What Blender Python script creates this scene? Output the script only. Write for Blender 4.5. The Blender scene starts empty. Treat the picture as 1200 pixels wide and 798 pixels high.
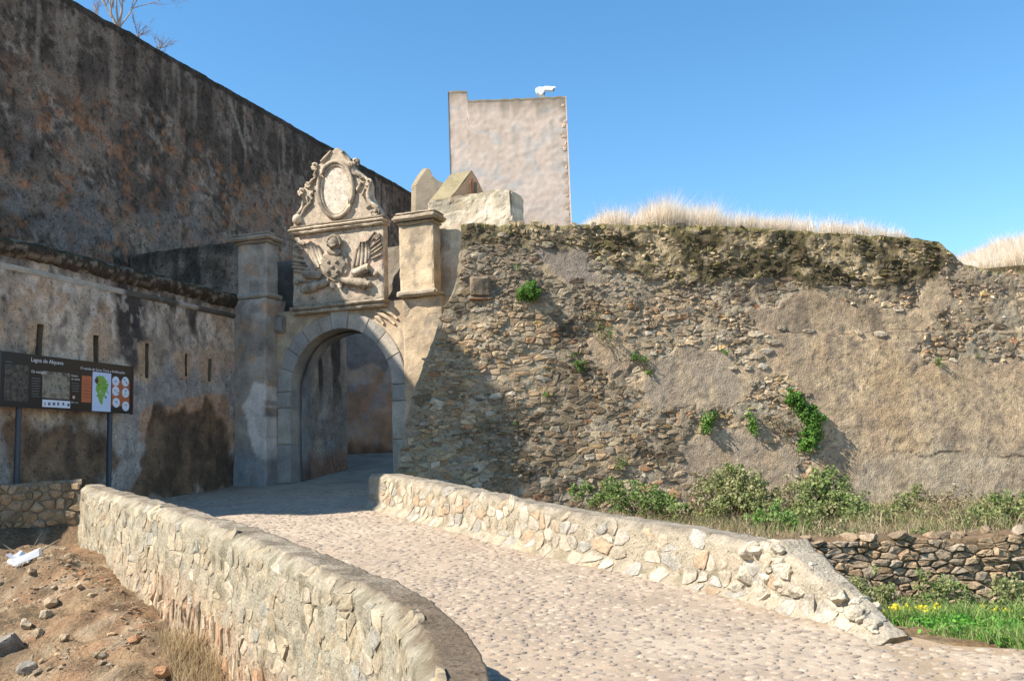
import bpy, math, random
import numpy as np
from mathutils import Matrix, Vector, Euler
random.seed(7)
RNG = np.random.default_rng(11)
S = bpy.context.scene
COL = S.collection
R = math.radians

# ---------------------------------------------------------------- camera
FPX, ROLL, PITCH = 1150.0, R(2.0), math.atan(151 / 1150.0)
EYE = np.array([0.0, 0.0, 1.6])
CAMROT = Euler((math.pi / 2 + PITCH, 0, 0)).to_matrix() @ Matrix.Rotation(-ROLL, 3, 'Z')
cd = bpy.data.cameras.new('camera'); cam = bpy.data.objects.new('camera', cd); COL.objects.link(cam)
cam.matrix_world = Matrix.Translation(Vector(EYE)) @ CAMROT.to_4x4()
cd.sensor_fit = 'HORIZONTAL'; cd.sensor_width = 36; cd.lens = 36 * FPX / 1200; cd.clip_end = 3000; cd.clip_start = .05
S.camera = cam
# ---------------------------------------------------------------- sky and sun
SUN_AZ, SUN_EL = R(72), R(43.5)        # light travels towards +X+Y, 72 degrees right of the view axis
w_ = bpy.data.worlds.new('World'); S.world = w_; w_.use_nodes = True
nt = w_.node_tree; bg = nt.nodes['Background']
sky = nt.nodes.new('ShaderNodeTexSky'); sky.sky_type = 'NISHITA'; sky.sun_disc = False
sky.sun_elevation = SUN_EL; sky.sun_rotation = SUN_AZ + math.pi
sky.altitude = 200; sky.air_density = 1.0; sky.dust_density = .2; sky.ozone_density = 2.0
hs = nt.nodes.new('ShaderNodeHueSaturation'); hs.inputs['Saturation'].default_value = 1.24; hs.inputs['Hue'].default_value = .494
nt.links.new(sky.outputs[0], hs.inputs['Color']); nt.links.new(hs.outputs[0], bg.inputs[0]); bg.inputs[1].default_value = .112
sl = bpy.data.lights.new('sun', 'SUN'); sl.energy = 4.75; sl.angle = R(.5); sl.color = (1, .93, .82)
so = bpy.data.objects.new('sun', sl); COL.objects.link(so)
sdir = Vector((math.sin(SUN_AZ) * math.cos(SUN_EL), math.cos(SUN_AZ) * math.cos(SUN_EL), -math.sin(SUN_EL)))
so.rotation_euler = sdir.to_track_quat('-Z', 'Y').to_euler(); so.location = (-30, -10, 40)
S.view_settings.view_transform = 'Standard'; S.view_settings.look = 'None'
S.view_settings.exposure = 1.07; S.view_settings.gamma = 1

# ---------------------------------------------------------------- numeric helpers
CM = np.array(CAMROT)
def ray(px, py): return CM @ np.array([(px - 600) / FPX, -(py - 399) / FPX, -1.0])
def at_depth(px, py, Y):
    d = ray(px, py); return EYE + d * (Y / d[1])
def on_plane(px, py, P, N):
    d = ray(px, py); return EYE + d * (np.dot(np.asarray(P) - EYE, N) / np.dot(d, N))
def _h(ix, iy, iz, s):
    n = (ix.astype(np.int64) * 374761393 + iy.astype(np.int64) * 668265263 + iz.astype(np.int64) * 2147483647 % 982451653 + s * 1274126177) & 0xffffffff
    n = ((n ^ (n >> 13)) * 1274126177) & 0xffffffff
    n = (n ^ (n >> 16)) & 0xffffffff
    return n / 4294967295.0
def vn(x, y, s=0):
    x = np.asarray(x, float); y = np.asarray(y, float) + 0 * x; x = x + 0 * y
    ix, iy = np.floor(x), np.floor(y); fx, fy = x - ix, y - iy
    fx = fx * fx * (3 - 2 * fx); fy = fy * fy * (3 - 2 * fy); z = np.zeros_like(ix)
    a, b = _h(ix, iy, z, s), _h(ix + 1, iy, z, s); c, d = _h(ix, iy + 1, z, s), _h(ix + 1, iy + 1, z, s)
    return (a + (b - a) * fx) * (1 - fy) + (c + (d - c) * fx) * fy
def fbm(x, y, o=4, s=0, g=.5):
    r = 0; a = 1; t = 0
    for k in range(o):
        r = r + a * vn(np.asarray(x) * 2 ** k + 17.3 * k, np.asarray(y) * 2 ** k - 9.1 * k, s + k * 13); t += a; a *= g
    return r / t
def vn3(P, f, s=0):
    X = P * f; I = np.floor(X); F = X - I; F = F * F * (3 - 2 * F); r = 0
    for dx in (0, 1):
        for dy in (0, 1):
            for dz in (0, 1):
                wt = (F[:, 0] if dx else 1 - F[:, 0]) * (F[:, 1] if dy else 1 - F[:, 1]) * (F[:, 2] if dz else 1 - F[:, 2])
                r = r + wt * _h(I[:, 0] + dx, I[:, 1] + dy, I[:, 2] + dz, s)
    return r
def jig(P, f, amp, s=0):
    return np.stack([vn3(P, f, s + k * 7) - .5 for k in range(3)], 1) * 2 * amp
def sst(a, b, x):
    t = np.clip((x - a) / (b - a), 0, 1); return t * t * (3 - 2 * t)
def mixc(A, B, m):
    A = np.asarray(A, float); B = np.asarray(B, float); m = np.asarray(m)[..., None]; return A * (1 - m) + B * m
def poly_sd(x, y, poly):
    """signed distance to a polygon, positive inside"""
    P = np.asarray(poly, float); x = np.asarray(x, float); y = np.asarray(y, float)
    d = np.full(x.shape, 1e9); ins = np.zeros(x.shape, bool); n = len(P)
    for i in range(n):
        a, b = P[i], P[(i + 1) % n]; ex, ey = b - a
        t = np.clip(((x - a[0]) * ex + (y - a[1]) * ey) / (ex * ex + ey * ey + 1e-12), 0, 1)
        d = np.minimum(d, np.hypot(x - a[0] - t * ex, y - a[1] - t * ey))
        c = ((a[1] > y) != (b[1] > y)) & (x < (b[0] - a[0]) * (y - a[1]) / (b[1] - a[1] + 1e-12) + a[0]); ins ^= c
    return np.where(ins, d, -d)
def blob(x, y, poly, soft=.15, wob=.3, f=1.6, s=0):
    return sst(-soft, soft, poly_sd(x, y, poly) + (fbm(x * f, y * f, 4, s) - .5) * 2 * wob)
def srgb(r, g, b):
    c = np.array([r, g, b]) / 255.0
    return np.where(c <= .04045, c / 12.92, ((c + .055) / 1.055) ** 2.4)

# ---------------------------------------------------------------- materials
def N(t, kind, **kw):
    n = t.nodes.new(kind)
    for k, v in kw.items():
        if hasattr(n, k): setattr(n, k, v)
        else: n.inputs[k].default_value = v
    return n
def stone_mat(name, grain=(40., .35), blot=(3., .25), bump=.5, bscale=25., rough=.92, pits=0.0, speck=None):
    m = bpy.data.materials.new(name); m.use_nodes = True; t = m.node_tree; L = t.links
    b = t.nodes['Principled BSDF']; b.inputs['Roughness'].default_value = rough; b.inputs['Specular IOR Level'].default_value = .2
    at = N(t, 'ShaderNodeAttribute', attribute_name='col'); tc = N(t, 'ShaderNodeNewGeometry')
    n1 = N(t, 'ShaderNodeTexNoise', Scale=grain[0], Detail=5., Roughness=.7); n2 = N(t, 'ShaderNodeTexNoise', Scale=blot[0], Detail=6., Roughness=.65)
    for n in (n1, n2): L.new(tc.outputs['Position'], n.inputs['Vector'])
    def rng(src, amp):
        r = N(t, 'ShaderNodeMapRange'); r.inputs[1].default_value = .25; r.inputs[2].default_value = .75
        r.inputs[3].default_value = 1 - amp; r.inputs[4].default_value = 1 + amp; L.new(src, r.inputs[0]); return r.outputs[0]
    k = N(t, 'ShaderNodeMath', operation='MULTIPLY'); L.new(rng(n1.outputs[0], grain[1]), k.inputs[0]); L.new(rng(n2.outputs[0], blot[1]), k.inputs[1])
    if speck:
        ns = N(t, 'ShaderNodeTexNoise', Scale=speck[0], Detail=3., Roughness=.6); L.new(tc.outputs['Position'], ns.inputs['Vector']); sr = N(t, 'ShaderNodeMapRange'); sr.inputs[1].default_value = speck[1]; sr.inputs[2].default_value = speck[1] + .06; sr.inputs[3].default_value = 1; sr.inputs[4].default_value = speck[2]; L.new(ns.outputs[0], sr.inputs[0])
        k2 = N(t, 'ShaderNodeMath', operation='MULTIPLY'); L.new(k.outputs[0], k2.inputs[0]); L.new(sr.outputs[0], k2.inputs[1]); k = k2
    vm = N(t, 'ShaderNodeVectorMath', operation='SCALE'); L.new(at.outputs['Color'], vm.inputs[0]); L.new(k.outputs[0], vm.inputs['Scale'])
    L.new(vm.outputs[0], b.inputs['Base Color'])
    n3 = N(t, 'ShaderNodeTexNoise', Scale=bscale, Detail=8., Roughness=.72); L.new(tc.outputs['Position'], n3.inputs['Vector'])
    h = n3.outputs[0]
    if pits:
        v = N(t, 'ShaderNodeTexVoronoi', Scale=bscale * .8); L.new(tc.outputs['Position'], v.inputs['Vector'])
        a = N(t, 'ShaderNodeMath', operation='MULTIPLY_ADD'); L.new(v.outputs['Distance'], a.inputs[0]); a.inputs[1].default_value = pits; L.new(h, a.inputs[2]); h = a.outputs[0]
    bp = N(t, 'ShaderNodeBump', Strength=bump, Distance=.03); L.new(h, bp.inputs['Height']); L.new(bp.outputs[0], b.inputs['Normal'])
    return m
M_PLASTER = stone_mat('weathered_plaster', (30, .3), (2.2, .3), .55, 22)
M_TOWER = stone_mat('tower_render', (34, .16), (2.6, .08), .45, 26)
M_DARKPL = stone_mat('mottled_old_plaster', (22, .5), (3.0, .35), .7, 16, pits=.3, speck=(9, .56, .55))
M_ROCK = stone_mat('rubble_stone', (35, .4), (6, .3), .8, 30)
M_MORTAR = stone_mat('lime_mortar', (45, .35), (5, .3), .9, 38, pits=.4, speck=(16, .60, .55))
M_WALLPL = stone_mat('grey_wall_plaster', (26, .38), (4, .35), .6, 20, pits=.3, speck=(11, .60, .5))
M_SAND = stone_mat('sandy_road', (60, .22), (2.5, .16), .55, 45)
M_DIRT = stone_mat('dry_dirt', (30, .45), (3, .35), 1.0, 22, pits=.4)
M_CARVE = stone_mat('carved_limestone', (40, .35), (5, .4), .55, 40, speck=(13, .60, .55))
M_VEG = None
def leaf_mat(name, trans=.35, rough=.6):
    m = bpy.data.materials.new(name); m.use_nodes = True; t = m.node_tree; L = t.links
    b = t.nodes['Principled BSDF']; b.inputs['Roughness'].default_value = rough; b.inputs['Specular IOR Level'].default_value = .25
    at = N(t, 'ShaderNodeAttribute', attribute_name='col'); L.new(at.outputs['Color'], b.inputs['Base Color'])
    tr = N(t, 'ShaderNodeBsdfTranslucent'); L.new(at.outputs['Color'], tr.inputs[0])
    mx = N(t, 'ShaderNodeMixShader'); mx.inputs[0].default_value = trans; out = t.nodes['Material Output']
    L.new(b.outputs[0], mx.inputs[1]); L.new(tr.outputs[0], mx.inputs[2]); L.new(mx.outputs[0], out.inputs[0])
    return m
M_LEAF = leaf_mat('leaves'); M_STRAW = leaf_mat('dry_straw', .5, .8)
def flat_mat(name, c, rough=.6, noise=.08, metal=0):
    m = bpy.data.materials.new(name); m.use_nodes = True; t = m.node_tree; L = t.links
    b = t.nodes['Principled BSDF']; b.inputs['Roughness'].default_value = rough; b.inputs['Metallic'].default_value = metal
    n = N(t, 'ShaderNodeTexNoise', Scale=14., Detail=4.); g = N(t, 'ShaderNodeNewGeometry'); L.new(g.outputs['Position'], n.inputs['Vector'])
    mx = N(t, 'ShaderNodeMix', data_type='RGBA'); L.new(n.outputs[0], mx.inputs[0])
    mx.inputs[6].default_value = (*[x * (1 - noise) for x in c], 1); mx.inputs[7].default_value = (*[min(1, x * (1 + noise)) for x in c], 1)
    L.new(mx.outputs[2], b.inputs['Base Color']); return m

# ---------------------------------------------------------------- object helpers
def thing(name, label, cat, loc=(0, 0, 0), group=None):
    o = bpy.data.objects.new(name, None); COL.objects.link(o); o.location = [float(v) for v in loc]; o.empty_display_size = .2
    o['label'] = label; o['category'] = cat; o['kind'] = 'thing'
    if group: o['group'] = group
    return o
def tag(o, label, cat, group=None):
    o['label'] = label; o['category'] = cat
    if group: o['group'] = group
    return o
def root_loc(p):
    while p is not None and p.parent is not None: p = p.parent
    return np.array(p.location) if p is not None else np.zeros(3)
FAC = {'': 1, 'sandy_road': (.70, .665, .61), 'dry_dirt': (.66, .585, .50), 'lime_mortar': (.77, .735, .67), 'rubble_stone': (.80, .73, .64), 'mottled_old_plaster': (.92, .775, .65), 'grey_wall_plaster': (1.10, .93, .79), 'weathered_plaster': (1.0, .93, .84), 'carved_limestone': (.98, .91, .83)}
def mk(name, V, F, mat, parent=None, col=None, smooth=False, kind=None, loc=None):
    """one mesh object from world-space vertices; parts are stored relative to their thing"""
    V = np.asarray(V, float); off = root_loc(parent) if parent is not None else (np.asarray(loc, float) if loc is not None else np.zeros(3))
    me = bpy.data.meshes.new(name); me.from_pydata((V - off).tolist(), [], F if isinstance(F, list) else F.tolist())
    if col is not None:
        c = np.ones((len(V), 4), np.float32); col = np.asarray(col, float) * np.array(FAC.get(mat.name, (1, 1, 1))); c[:, :3] = np.clip(col if col.ndim == 2 else np.tile(col, (len(V), 1)), 0.004, .95)
        a = me.color_attributes.new('col', 'FLOAT_COLOR', 'POINT'); a.data.foreach_set('color', c.ravel())
    if smooth: me.polygons.foreach_set('use_smooth', np.ones(len(me.polygons), bool))
    if mat is not None: me.materials.append(mat)
    me.update()
    o = bpy.data.objects.new(name, me); COL.objects.link(o)
    if parent is not None: o.parent = parent
    elif loc is not None: o.location = [float(v) for v in loc]
    if kind: o['kind'] = kind
    return o
class Acc:
    def __init__(s): s.V = []; s.F = []; s.C = []; s.n = 0
    def add(s, V, F, c):
        V = np.asarray(V, float); s.V.append(V); s.F += [[i + s.n for i in f] for f in F]
        c = np.asarray(c, float); s.C.append(c if c.ndim == 2 else np.tile(c, (len(V), 1))); s.n += len(V)
    def out(s, name, mat, parent=None, **k):
        if not s.V: return None
        return mk(name, np.concatenate(s.V), s.F, mat, parent, np.concatenate(s.C), **k)
def gridF(nr, nc, keep=None):
    i = np.arange(nr - 1)[:, None] * nc + np.arange(nc - 1)[None]; i = i.ravel()
    F = np.stack([i, i + 1, i + nc + 1, i + nc], 1)
    return F if keep is None else F[keep.ravel()]

UP = np.array([0, 0, 1.0])
def loft(name, parent, av, C, Nn, zb, zt, th, dz, col, disp=None, batter=0.0, mat=None, amp=.012, keep=None, backrows=3, toprows=4, caps=True, smooth=True, kind=None):
    """a wall: front skin (grid), top, back and ends, thickness th behind the line C(a); Nn(a) points to the front"""
    av = np.asarray(av, float); zb_, zt_ = zb(av), zt(av)
    nz = max(3, int(np.max(zt_ - zb_) / dz) + 1); vv = np.linspace(0, 1, nz); rows = []; offs = []; th = th(av) if callable(th) else np.full_like(av, th)
    for v in vv: rows.append(zb_ + (zt_ - zb_) * v); offs.append(np.zeros_like(av))
    for k in range(1, toprows + 1): rows.append(zt_.copy()); offs.append(-th * k / toprows)
    for k in range(1, backrows + 1): rows.append(zt_ + (zb_ - zt_) * k / backrows); offs.append(-th)
    Z = np.array(rows); O = np.array(offs); A = np.tile(av, (len(Z), 1)); n = len(av)
    cc = C(A.ravel()).reshape(len(Z), n, 2); nn = Nn(A.ravel()).reshape(len(Z), n, 2)
    front = np.zeros_like(Z); front[:nz] = 1
    D = O - batter * (Z - zb(A.ravel()).reshape(A.shape)) * front - (batter * (zt_ - zb_))[None] * (1 - front)
    if disp is not None: D = D + disp(A.ravel(), Z.ravel()).reshape(A.shape) * np.where(front > 0, 1, np.clip(1 + O / th, 0, 1))
    P = np.zeros(Z.shape + (3,)); P[..., :2] = cc + nn * D[..., None]; P[..., 2] = Z
    Pf = P.reshape(-1, 3); Pf = Pf + jig(Pf, 2.2, amp, 3) + jig(Pf, 9, amp * .5, 5)
    c = col(A.ravel(), Z.ravel(), Pf, front.ravel())
    F = gridF(len(Z), n, None if keep is None else np.concatenate([keep((A[:nz - 1, :-1] + A[1:nz, 1:]) / 2, (Z[:nz - 1, :-1] + Z[1:nz, 1:]) / 2).ravel(), np.ones((len(Z) - nz) * (n - 1), bool)])).tolist()
    if caps:
        F.append([r * n for r in range(len(Z))][::-1] if False else [r * n for r in range(len(Z))][::-1]); F.append([r * n + n - 1 for r in range(len(Z))])
    return mk(name, Pf, F, mat, parent, c, smooth=smooth, kind=kind)
def rbox(name, parent, fr, A, B, Cc, step=.08, amp=.008, col=(.4, .37, .32), mat=None, wear=.012, colfn=None, acc=None, smooth=False):
    """box with worn, slightly uneven faces in the frame fr=(origin, axis a, axis b, axis c)"""
    O, a_, b_, c_ = fr; V = []; F = []; n0 = 0; lo = np.array([A[0], B[0], Cc[0]]); hi = np.array([A[1], B[1], Cc[1]])
    for ax in range(3):
        i, j = [(1, 2), (2, 0), (0, 1)][ax]
        ni, nj = [max(2, min(90, int((hi[k] - lo[k]) / step) + 2)) for k in (i, j)]
        gi, gj = np.meshgrid(np.linspace(lo[i], hi[i], ni), np.linspace(lo[j], hi[j], nj))
        for s_ in (0, 1):
            q = np.zeros((ni * nj, 3)); q[:, i] = gi.ravel(); q[:, j] = gj.ravel(); q[:, ax] = (lo, hi)[s_][ax]
            f = gridF(nj, ni); f = f if s_ else f[:, ::-1]
            V.append(q); F += (f + n0).tolist(); n0 += len(q)
    q = np.concatenate(V); e = (np.isclose(q, lo) | np.isclose(q, hi)).sum(1) >= 2
    W = O + q[:, :1] * a_ + q[:, 1:2] * b_ + q[:, 2:] * c_; ctr = O + (lo + hi)[0] / 2 * a_ + (lo + hi)[1] / 2 * b_ + (lo + hi)[2] / 2 * c_
    k = np.where(e, wear * vn3(W, 6, 9) * 2, 0); qn = (q - (lo + hi) / 2); qs = np.sign(qn) * (np.isclose(q, lo) | np.isclose(q, hi))
    W = W - (qs[:, :1] * a_ + qs[:, 1:2] * b_ + qs[:, 2:] * c_) * k[:, None] + jig(W, 3, amp, 3) + jig(W, 11, amp * .5, 4)
    c = colfn(q, W) if colfn else np.tile(np.asarray(col, float), (len(W), 1)) * (.85 + .3 * vn3(W, 3, 2))[:, None]
    if acc is not None: acc.add(W, F, c); return
    return mk(name, W, F, mat or M_PLASTER, parent, c, smooth=smooth)
def tube_geo(pts, rad, n=7, closed=False):
    pts = np.asarray(pts, float); m = len(pts); rad = np.broadcast_to(np.asarray(rad, float), (m,)); V = []; F = []
    for i in range(m):
        a = pts[(i - 1) % m] if (i > 0 or closed) else pts[i]; b = pts[(i + 1) % m] if (i < m - 1 or closed) else pts[i]
        t = b - a; t = t / (np.linalg.norm(t) + 1e-9); r = np.array([0, 0, 1.]) if abs(t[2]) < .9 else np.array([1., 0, 0])
        x = np.cross(t, r); x /= np.linalg.norm(x); y = np.cross(x, t)
        for k in range(n): V.append(pts[i] + rad[i] * (math.cos(2 * math.pi * k / n) * x + math.sin(2 * math.pi * k / n) * y))
    for i in range(m if closed else m - 1):
        for k in range(n):
            j = (i + 1) % m; F.append([i * n + k, i * n + (k + 1) % n, j * n + (k + 1) % n, j * n + k])
    if not closed: F.append(list(range(n))); F.append([(m - 1) * n + k for k in range(n)][::-1])
    return np.array(V), F
def ball_geo(c, r, n=8, m=6, sq=(1, 1, 1)):
    V = []; F = []
    for i in range(m + 1):
        th = math.pi * i / m
        for k in range(n): V.append(np.array(c) + r * np.array([math.sin(th) * math.cos(2 * math.pi * k / n) * sq[0], math.sin(th) * math.sin(2 * math.pi * k / n) * sq[1], math.cos(th) * sq[2]]))
    for i in range(m):
        for k in range(n): F.append([i * n + k, (i + 1) * n + k, (i + 1) * n + (k + 1) % n, i * n + (k + 1) % n])
    return np.array(V), F

# ---------------------------------------------------------------- rubble masonry: every stone a real block
def voronoi(pts, su, sv, mask, reach=2.4):
    q = pts / np.array([su, sv]); n = len(q); out = []
    order = np.argsort(q[:, 0]); qs = q[order]
    for r, i in enumerate(order):
        if not mask[i]: continue
        x, y = q[i]; lo = np.searchsorted(qs[:, 0], x - 2.6); hi = np.searchsorted(qs[:, 0], x + 2.6)
        cand = order[lo:hi]; d = (q[cand, 0] - x) ** 2 + (q[cand, 1] - y) ** 2
        kk = cand[np.argsort(d)[1:15]]; poly = [(-1.4, -1.4), (1.4, -1.4), (1.4, 1.4), (-1.4, 1.4)]
        for j in kk:
            dx, dy = q[j, 0] - x, q[j, 1] - y; m = (dx * dx + dy * dy) / 2
            if m > reach * reach * .9: break
            new = []; L = len(poly)
            for k in range(L):
                a, b = poly[k], poly[(k + 1) % L]; da = a[0] * dx + a[1] * dy - m; db = b[0] * dx + b[1] * dy - m
                if da <= 0: new.append(a)
                if (da < 0) != (db < 0) and abs(da - db) > 1e-12:
                    t = da / (da - db); new.append((a[0] + (b[0] - a[0]) * t, a[1] + (b[1] - a[1]) * t))
            poly = new
            if len(poly) < 3: break
        out.append((np.array(poly) + [x, y]) * [su, sv] if len(poly) >= 3 else None)
    return out
def chaikin(p, t=.22):
    a = p * (1 - t) + np.roll(p, -1, 0) * t; b = p * t + np.roll(p, -1, 0) * (1 - t)
    return np.stack([a, b], 1).reshape(-1, 2)
def rubble(parent, P, pts, su, sv, gap, proud, colfn, name='stone', mat=None, keep=None, limit=300, base=-.03, top=.7, rnd=.18, acc=None, used=0, stuff_name='small_stones', rough=.035, tone=None):
    """P(a, z, h) -> world; stones that show largest become parts, the rest one part of kind stuff"""
    m = np.ones(len(pts), bool) if keep is None else keep(pts[:, 0], pts[:, 1])
    cells = voronoi(pts, su, sv, m); items = []
    for i, poly in enumerate(cells):
        if poly is None: continue
        c = poly.mean(0); d = poly - c; L = np.linalg.norm(d, axis=1)
        if L.max() > 3.4 * max(su, sv): continue
        g = gap * random.uniform(.5, 1.8); poly = c + d * np.clip(1 - g / (L + 1e-6), .25, 1)[:, None]
        poly = chaikin(poly, rnd); x, y = poly.T; area = .5 * abs(np.sum(x * np.roll(y, -1) - y * np.roll(x, -1)))
        if area < 1e-4: continue
        n = len(poly); pr = proud * random.uniform(.3, 1.4) * (.6 + .4 * min(1.6, math.sqrt(area / (su * sv)))); tl = RNG.normal(0, .45, 2)
        d = poly - c; sc = math.sqrt(area); r1 = poly + RNG.normal(0, rough * sc, poly.shape); r2 = c + d * (top + RNG.uniform(-.12, .12, (n, 1)))
        h1 = pr * RNG.uniform(.3, .8, n); h2 = pr * (1 + (d @ tl) / sc * .6) * RNG.uniform(.75, 1.2, n)
        items.append([area, n, np.concatenate([poly, r1, r2, c[None] + RNG.normal(0, .1 * sc, (1, 2))]), np.concatenate([np.full(n, base), h1, h2, [pr * RNG.uniform(.8, 1.2)]]), c])
    if not items: return used
    UVa = np.concatenate([t[2] for t in items]); Wa = P(UVa[:, 0], UVa[:, 1], np.concatenate([t[3] for t in items])); k = 0
    for t in items: m_ = 3 * t[1] + 1; t[3] = Wa[k:k + m_]; k += m_
    if tone is not None:
        cc_ = np.array([t[4] for t in items]); tv = tone(cc_[:, 0], cc_[:, 1])
        for t, v_ in zip(items, tv): t.append(v_)
    items.sort(key=lambda t: -t[0] / (np.sum((t[3][-1] - EYE) ** 2) + 1))
    acc_own = acc is None; acc = acc or Acc(); cnt = used
    for it in items:
        area, n, uv, W_, c = it[:5]
        F = []
        for k in range(n):
            k2 = (k + 1) % n; F += [[k, k2, n + k2, n + k], [n + k, n + k2, 2 * n + k2, 2 * n + k], [2 * n + k, 2 * n + k2, 3 * n]]
        col = np.asarray(colfn(c[0], c[1]), float); col = np.tile(col, (len(W_), 1)) * RNG.uniform(.82, 1.15, (len(W_), 1)) * (it[5] if tone is not None else 1)
        if cnt < limit: mk(name, W_, F, mat or M_ROCK, parent, col); cnt += 1
        else: acc.add(W_, F, col)
    if acc_own: acc.out(stuff_name, mat or M_ROCK, parent, kind='stuff')
    return cnt
def course_pts(a0, a1, z0, z1, su, sv, jit=.3, var=.5):
    out = []; z = z0
    while z < z1:
        h = sv * random.uniform(.7, 1.35); a = a0 + random.uniform(0, su)
        while a < a1:
            out.append((a + random.uniform(-jit, jit) * su, z + h / 2 + random.uniform(-jit, jit) * h)); a += su * (random.uniform(.8, 1.9) if random.random() < var * .6 else random.uniform(.4, 1.1))
        z += h
    return np.array(out)
def pick(pal, v=.25):
    c = np.array(random.choice(pal)); return c * random.uniform(1 - v, 1 + v)
ROCKS = [(.36, .29, .20), (.30, .235, .16), (.39, .32, .23), (.25, .205, .15), (.34, .255, .165), (.42, .35, .26), (.31, .27, .215), (.22, .18, .135), (.37, .275, .18), (.33, .28, .20)]

# ================================================================ plan of the place
wd = np.array([math.sin(R(20)), math.cos(R(20)), 0]); ud = np.array([math.cos(R(20)), -math.sin(R(20)), 0])
F0 = np.array([-4.35, 25.0, 0])                       # a point of the gate front
FR = (F0, ud, UP, -wd)                                # frame of the gate front: along, up, outwards
def fac(px, py, off=0.0):
    p = on_plane(px, py, F0 - wd * off, wd) - F0; return float(p @ ud), float(p[2])
def zroad(y):
    y = np.asarray(y, float); z = np.maximum(0, -.4525 + .0725 * y); z = z + .02 * np.exp(-((y - 6.2) / 1.2) ** 2)
    return np.where(y > 25, 1.36 + .12 * (np.minimum(y, 36) - 25), z)
def roll_xy(y): return -7.13 - .364 * (26 - np.asarray(y, float))     # x of the loopholed wall at depth y
# ---- left walls -------------------------------------------------
LP = F0 - 2.95 * ud                                   # corner where the loopholed wall meets the gate
def lw(px, py):
    p = on_plane(px, py, LP, ud) - LP; return float(-(p @ wd)), float(p[2])
HP = F0 - 7.0 * ud
def hw(px, py):
    p = on_plane(px, py, HP, ud) - HP; return float(-(p @ wd)), float(p[2])
Z_LEDGE = (lw(280, 350)[1] + lw(5, 285)[1]) / 2
Z_HIGH = (hw(90, 8)[1] + hw(480, 222)[1]) / 2
def streaks(a, z, f=1.3, s=0, k=.12):
    return fbm(a * f, z * k, 4, s)

def build_high_wall():
    root = thing('fortress_wall', 'tall mottled dark fortress wall rising above and behind the loopholed wall, on the left', 'wall', HP)
    av = np.concatenate([np.arange(-22.6, 6, .07), np.arange(6, 11.95, .15), [12.0]])
    def zt(a): return Z_HIGH + 2.9 * sst(9.55, 9.75, a) - 2.7 * np.clip((a - 11.1) / 1.0, 0, 1) + .05 * (fbm(a * 2, 0 * a, 3, 4) - .5)  # unseen raised end and slope, shaped after the shadow it casts
    def col(a, z, P, fr):
        pal1, pal2 = np.array([.27, .235, .21]), np.array([.13, .115, .105])
        c = mixc(pal2, pal1, sst(.38, .62, fbm(a * .9, z * .9, 5, 3)))
        sp = sst(.52, .66, fbm(a * 6, z * 6, 4, 21)) * sst(.4, .6, fbm(a * .8, z * .8, 3, 22))
        c = mixc(c, [.42, .40, .37], sp * .75)
        c = mixc(c, [.055, .048, .044], sst(.56, .7, fbm(a * 5, z * 4, 4, 31)) * .7)
        gr = blob(a, z, [hw(0, 150), hw(180, 240), hw(300, 270), hw(270, 300), hw(0, 290)], .8, 1.2, .7, 5)
        c = mixc(c, [.23, .235, .25], gr * sst(.42, .6, fbm(a * 1.3, z * 1.3, 3, 7)) * .8)
        og = sst(.59, .69, fbm(a * 1.9, z * 2.3, 4, 40)) * sst(13.2, 11.3, z)
        c = mixc(c, [.40, .20, .11], og * .28)
        og2 = sst(.66, .7, fbm(a * 3.1 + 5, z * 3.6, 3, 44)) * sst(13.4, 11.8, z)
        c = mixc(c, [.50, .24, .11], og2 * .42)
        top = sst(3.4, .3, Z_HIGH - z + 1.6 * (fbm(a * 1.1, 0 * a, 3, 9) - .5))
        st = sst(.46, .62, streaks(a, z, 2.4, 12, .16))
        c = mixc(c, [.06, .055, .052], top * (.35 + .45 * st))
        c = mixc(c, [.36, .33, .30], sst(.63, .7, streaks(a, z, 3.0, 18, .3)) * sst(5, 1, Z_HIGH - z) * .55)
        # one long pale run of lime
        x0, z0 = hw(270, 118); x1, z1 = hw(287, 172)
        t = np.clip((z - z0) / (z1 - z0), -.1, 1.1); d = np.abs(a - (x0 + (x1 - x0) * t) + .12 * (fbm(z * 3, a, 2, 6) - .5))
        c = mixc(c, [.42, .40, .37], sst(.16, .03, d) * ((t > -.05) & (t < 1.05)) * .7)
        c = mixc(c, [.05, .045, .04], (z > Z_HIGH - .16 - .1 * vn(a * 3, 0 * a, 3)) * .8)
        return c * (.9 + .2 * RNG.random(len(a)))[:, None]
    def disp(a, z): return .10 * (fbm(a * .8, z * .8, 4, 3) - .5) + .05 * (fbm(a * 4, z * 4, 4, 21) - .5)
    loft('masonry', root, av, lambda a: (HP - wd * a[:, None])[:, :2], lambda a: np.tile(ud[:2], (len(a), 1)), lambda a: 1.0 + 0 * a, zt, 1.6, .075, col, disp, 0, M_DARKPL)
    rbox('shadow_block', root, (HP, -wd, UP, ud), (11.95, 13.45), (12.6, 14.9), (-1.6, 0), .3, .03, (.2, .18, .16), mat=M_DARKPL)  # unseen block added to shape the edge of the wall's cast shadow
    # terrace behind the loopholed wall
    a0 = Acc(); rbox('', None, (LP, -wd, UP, ud), (-.3, 9.1), (0.5, Z_LEDGE - .1), (-4.0, -.55), 1.2, .03, (.12, .1, .07), acc=a0)
    t = a0.out('terrace', M_DIRT, None); t['kind'] = 'structure'
build_high_wall()

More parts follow.
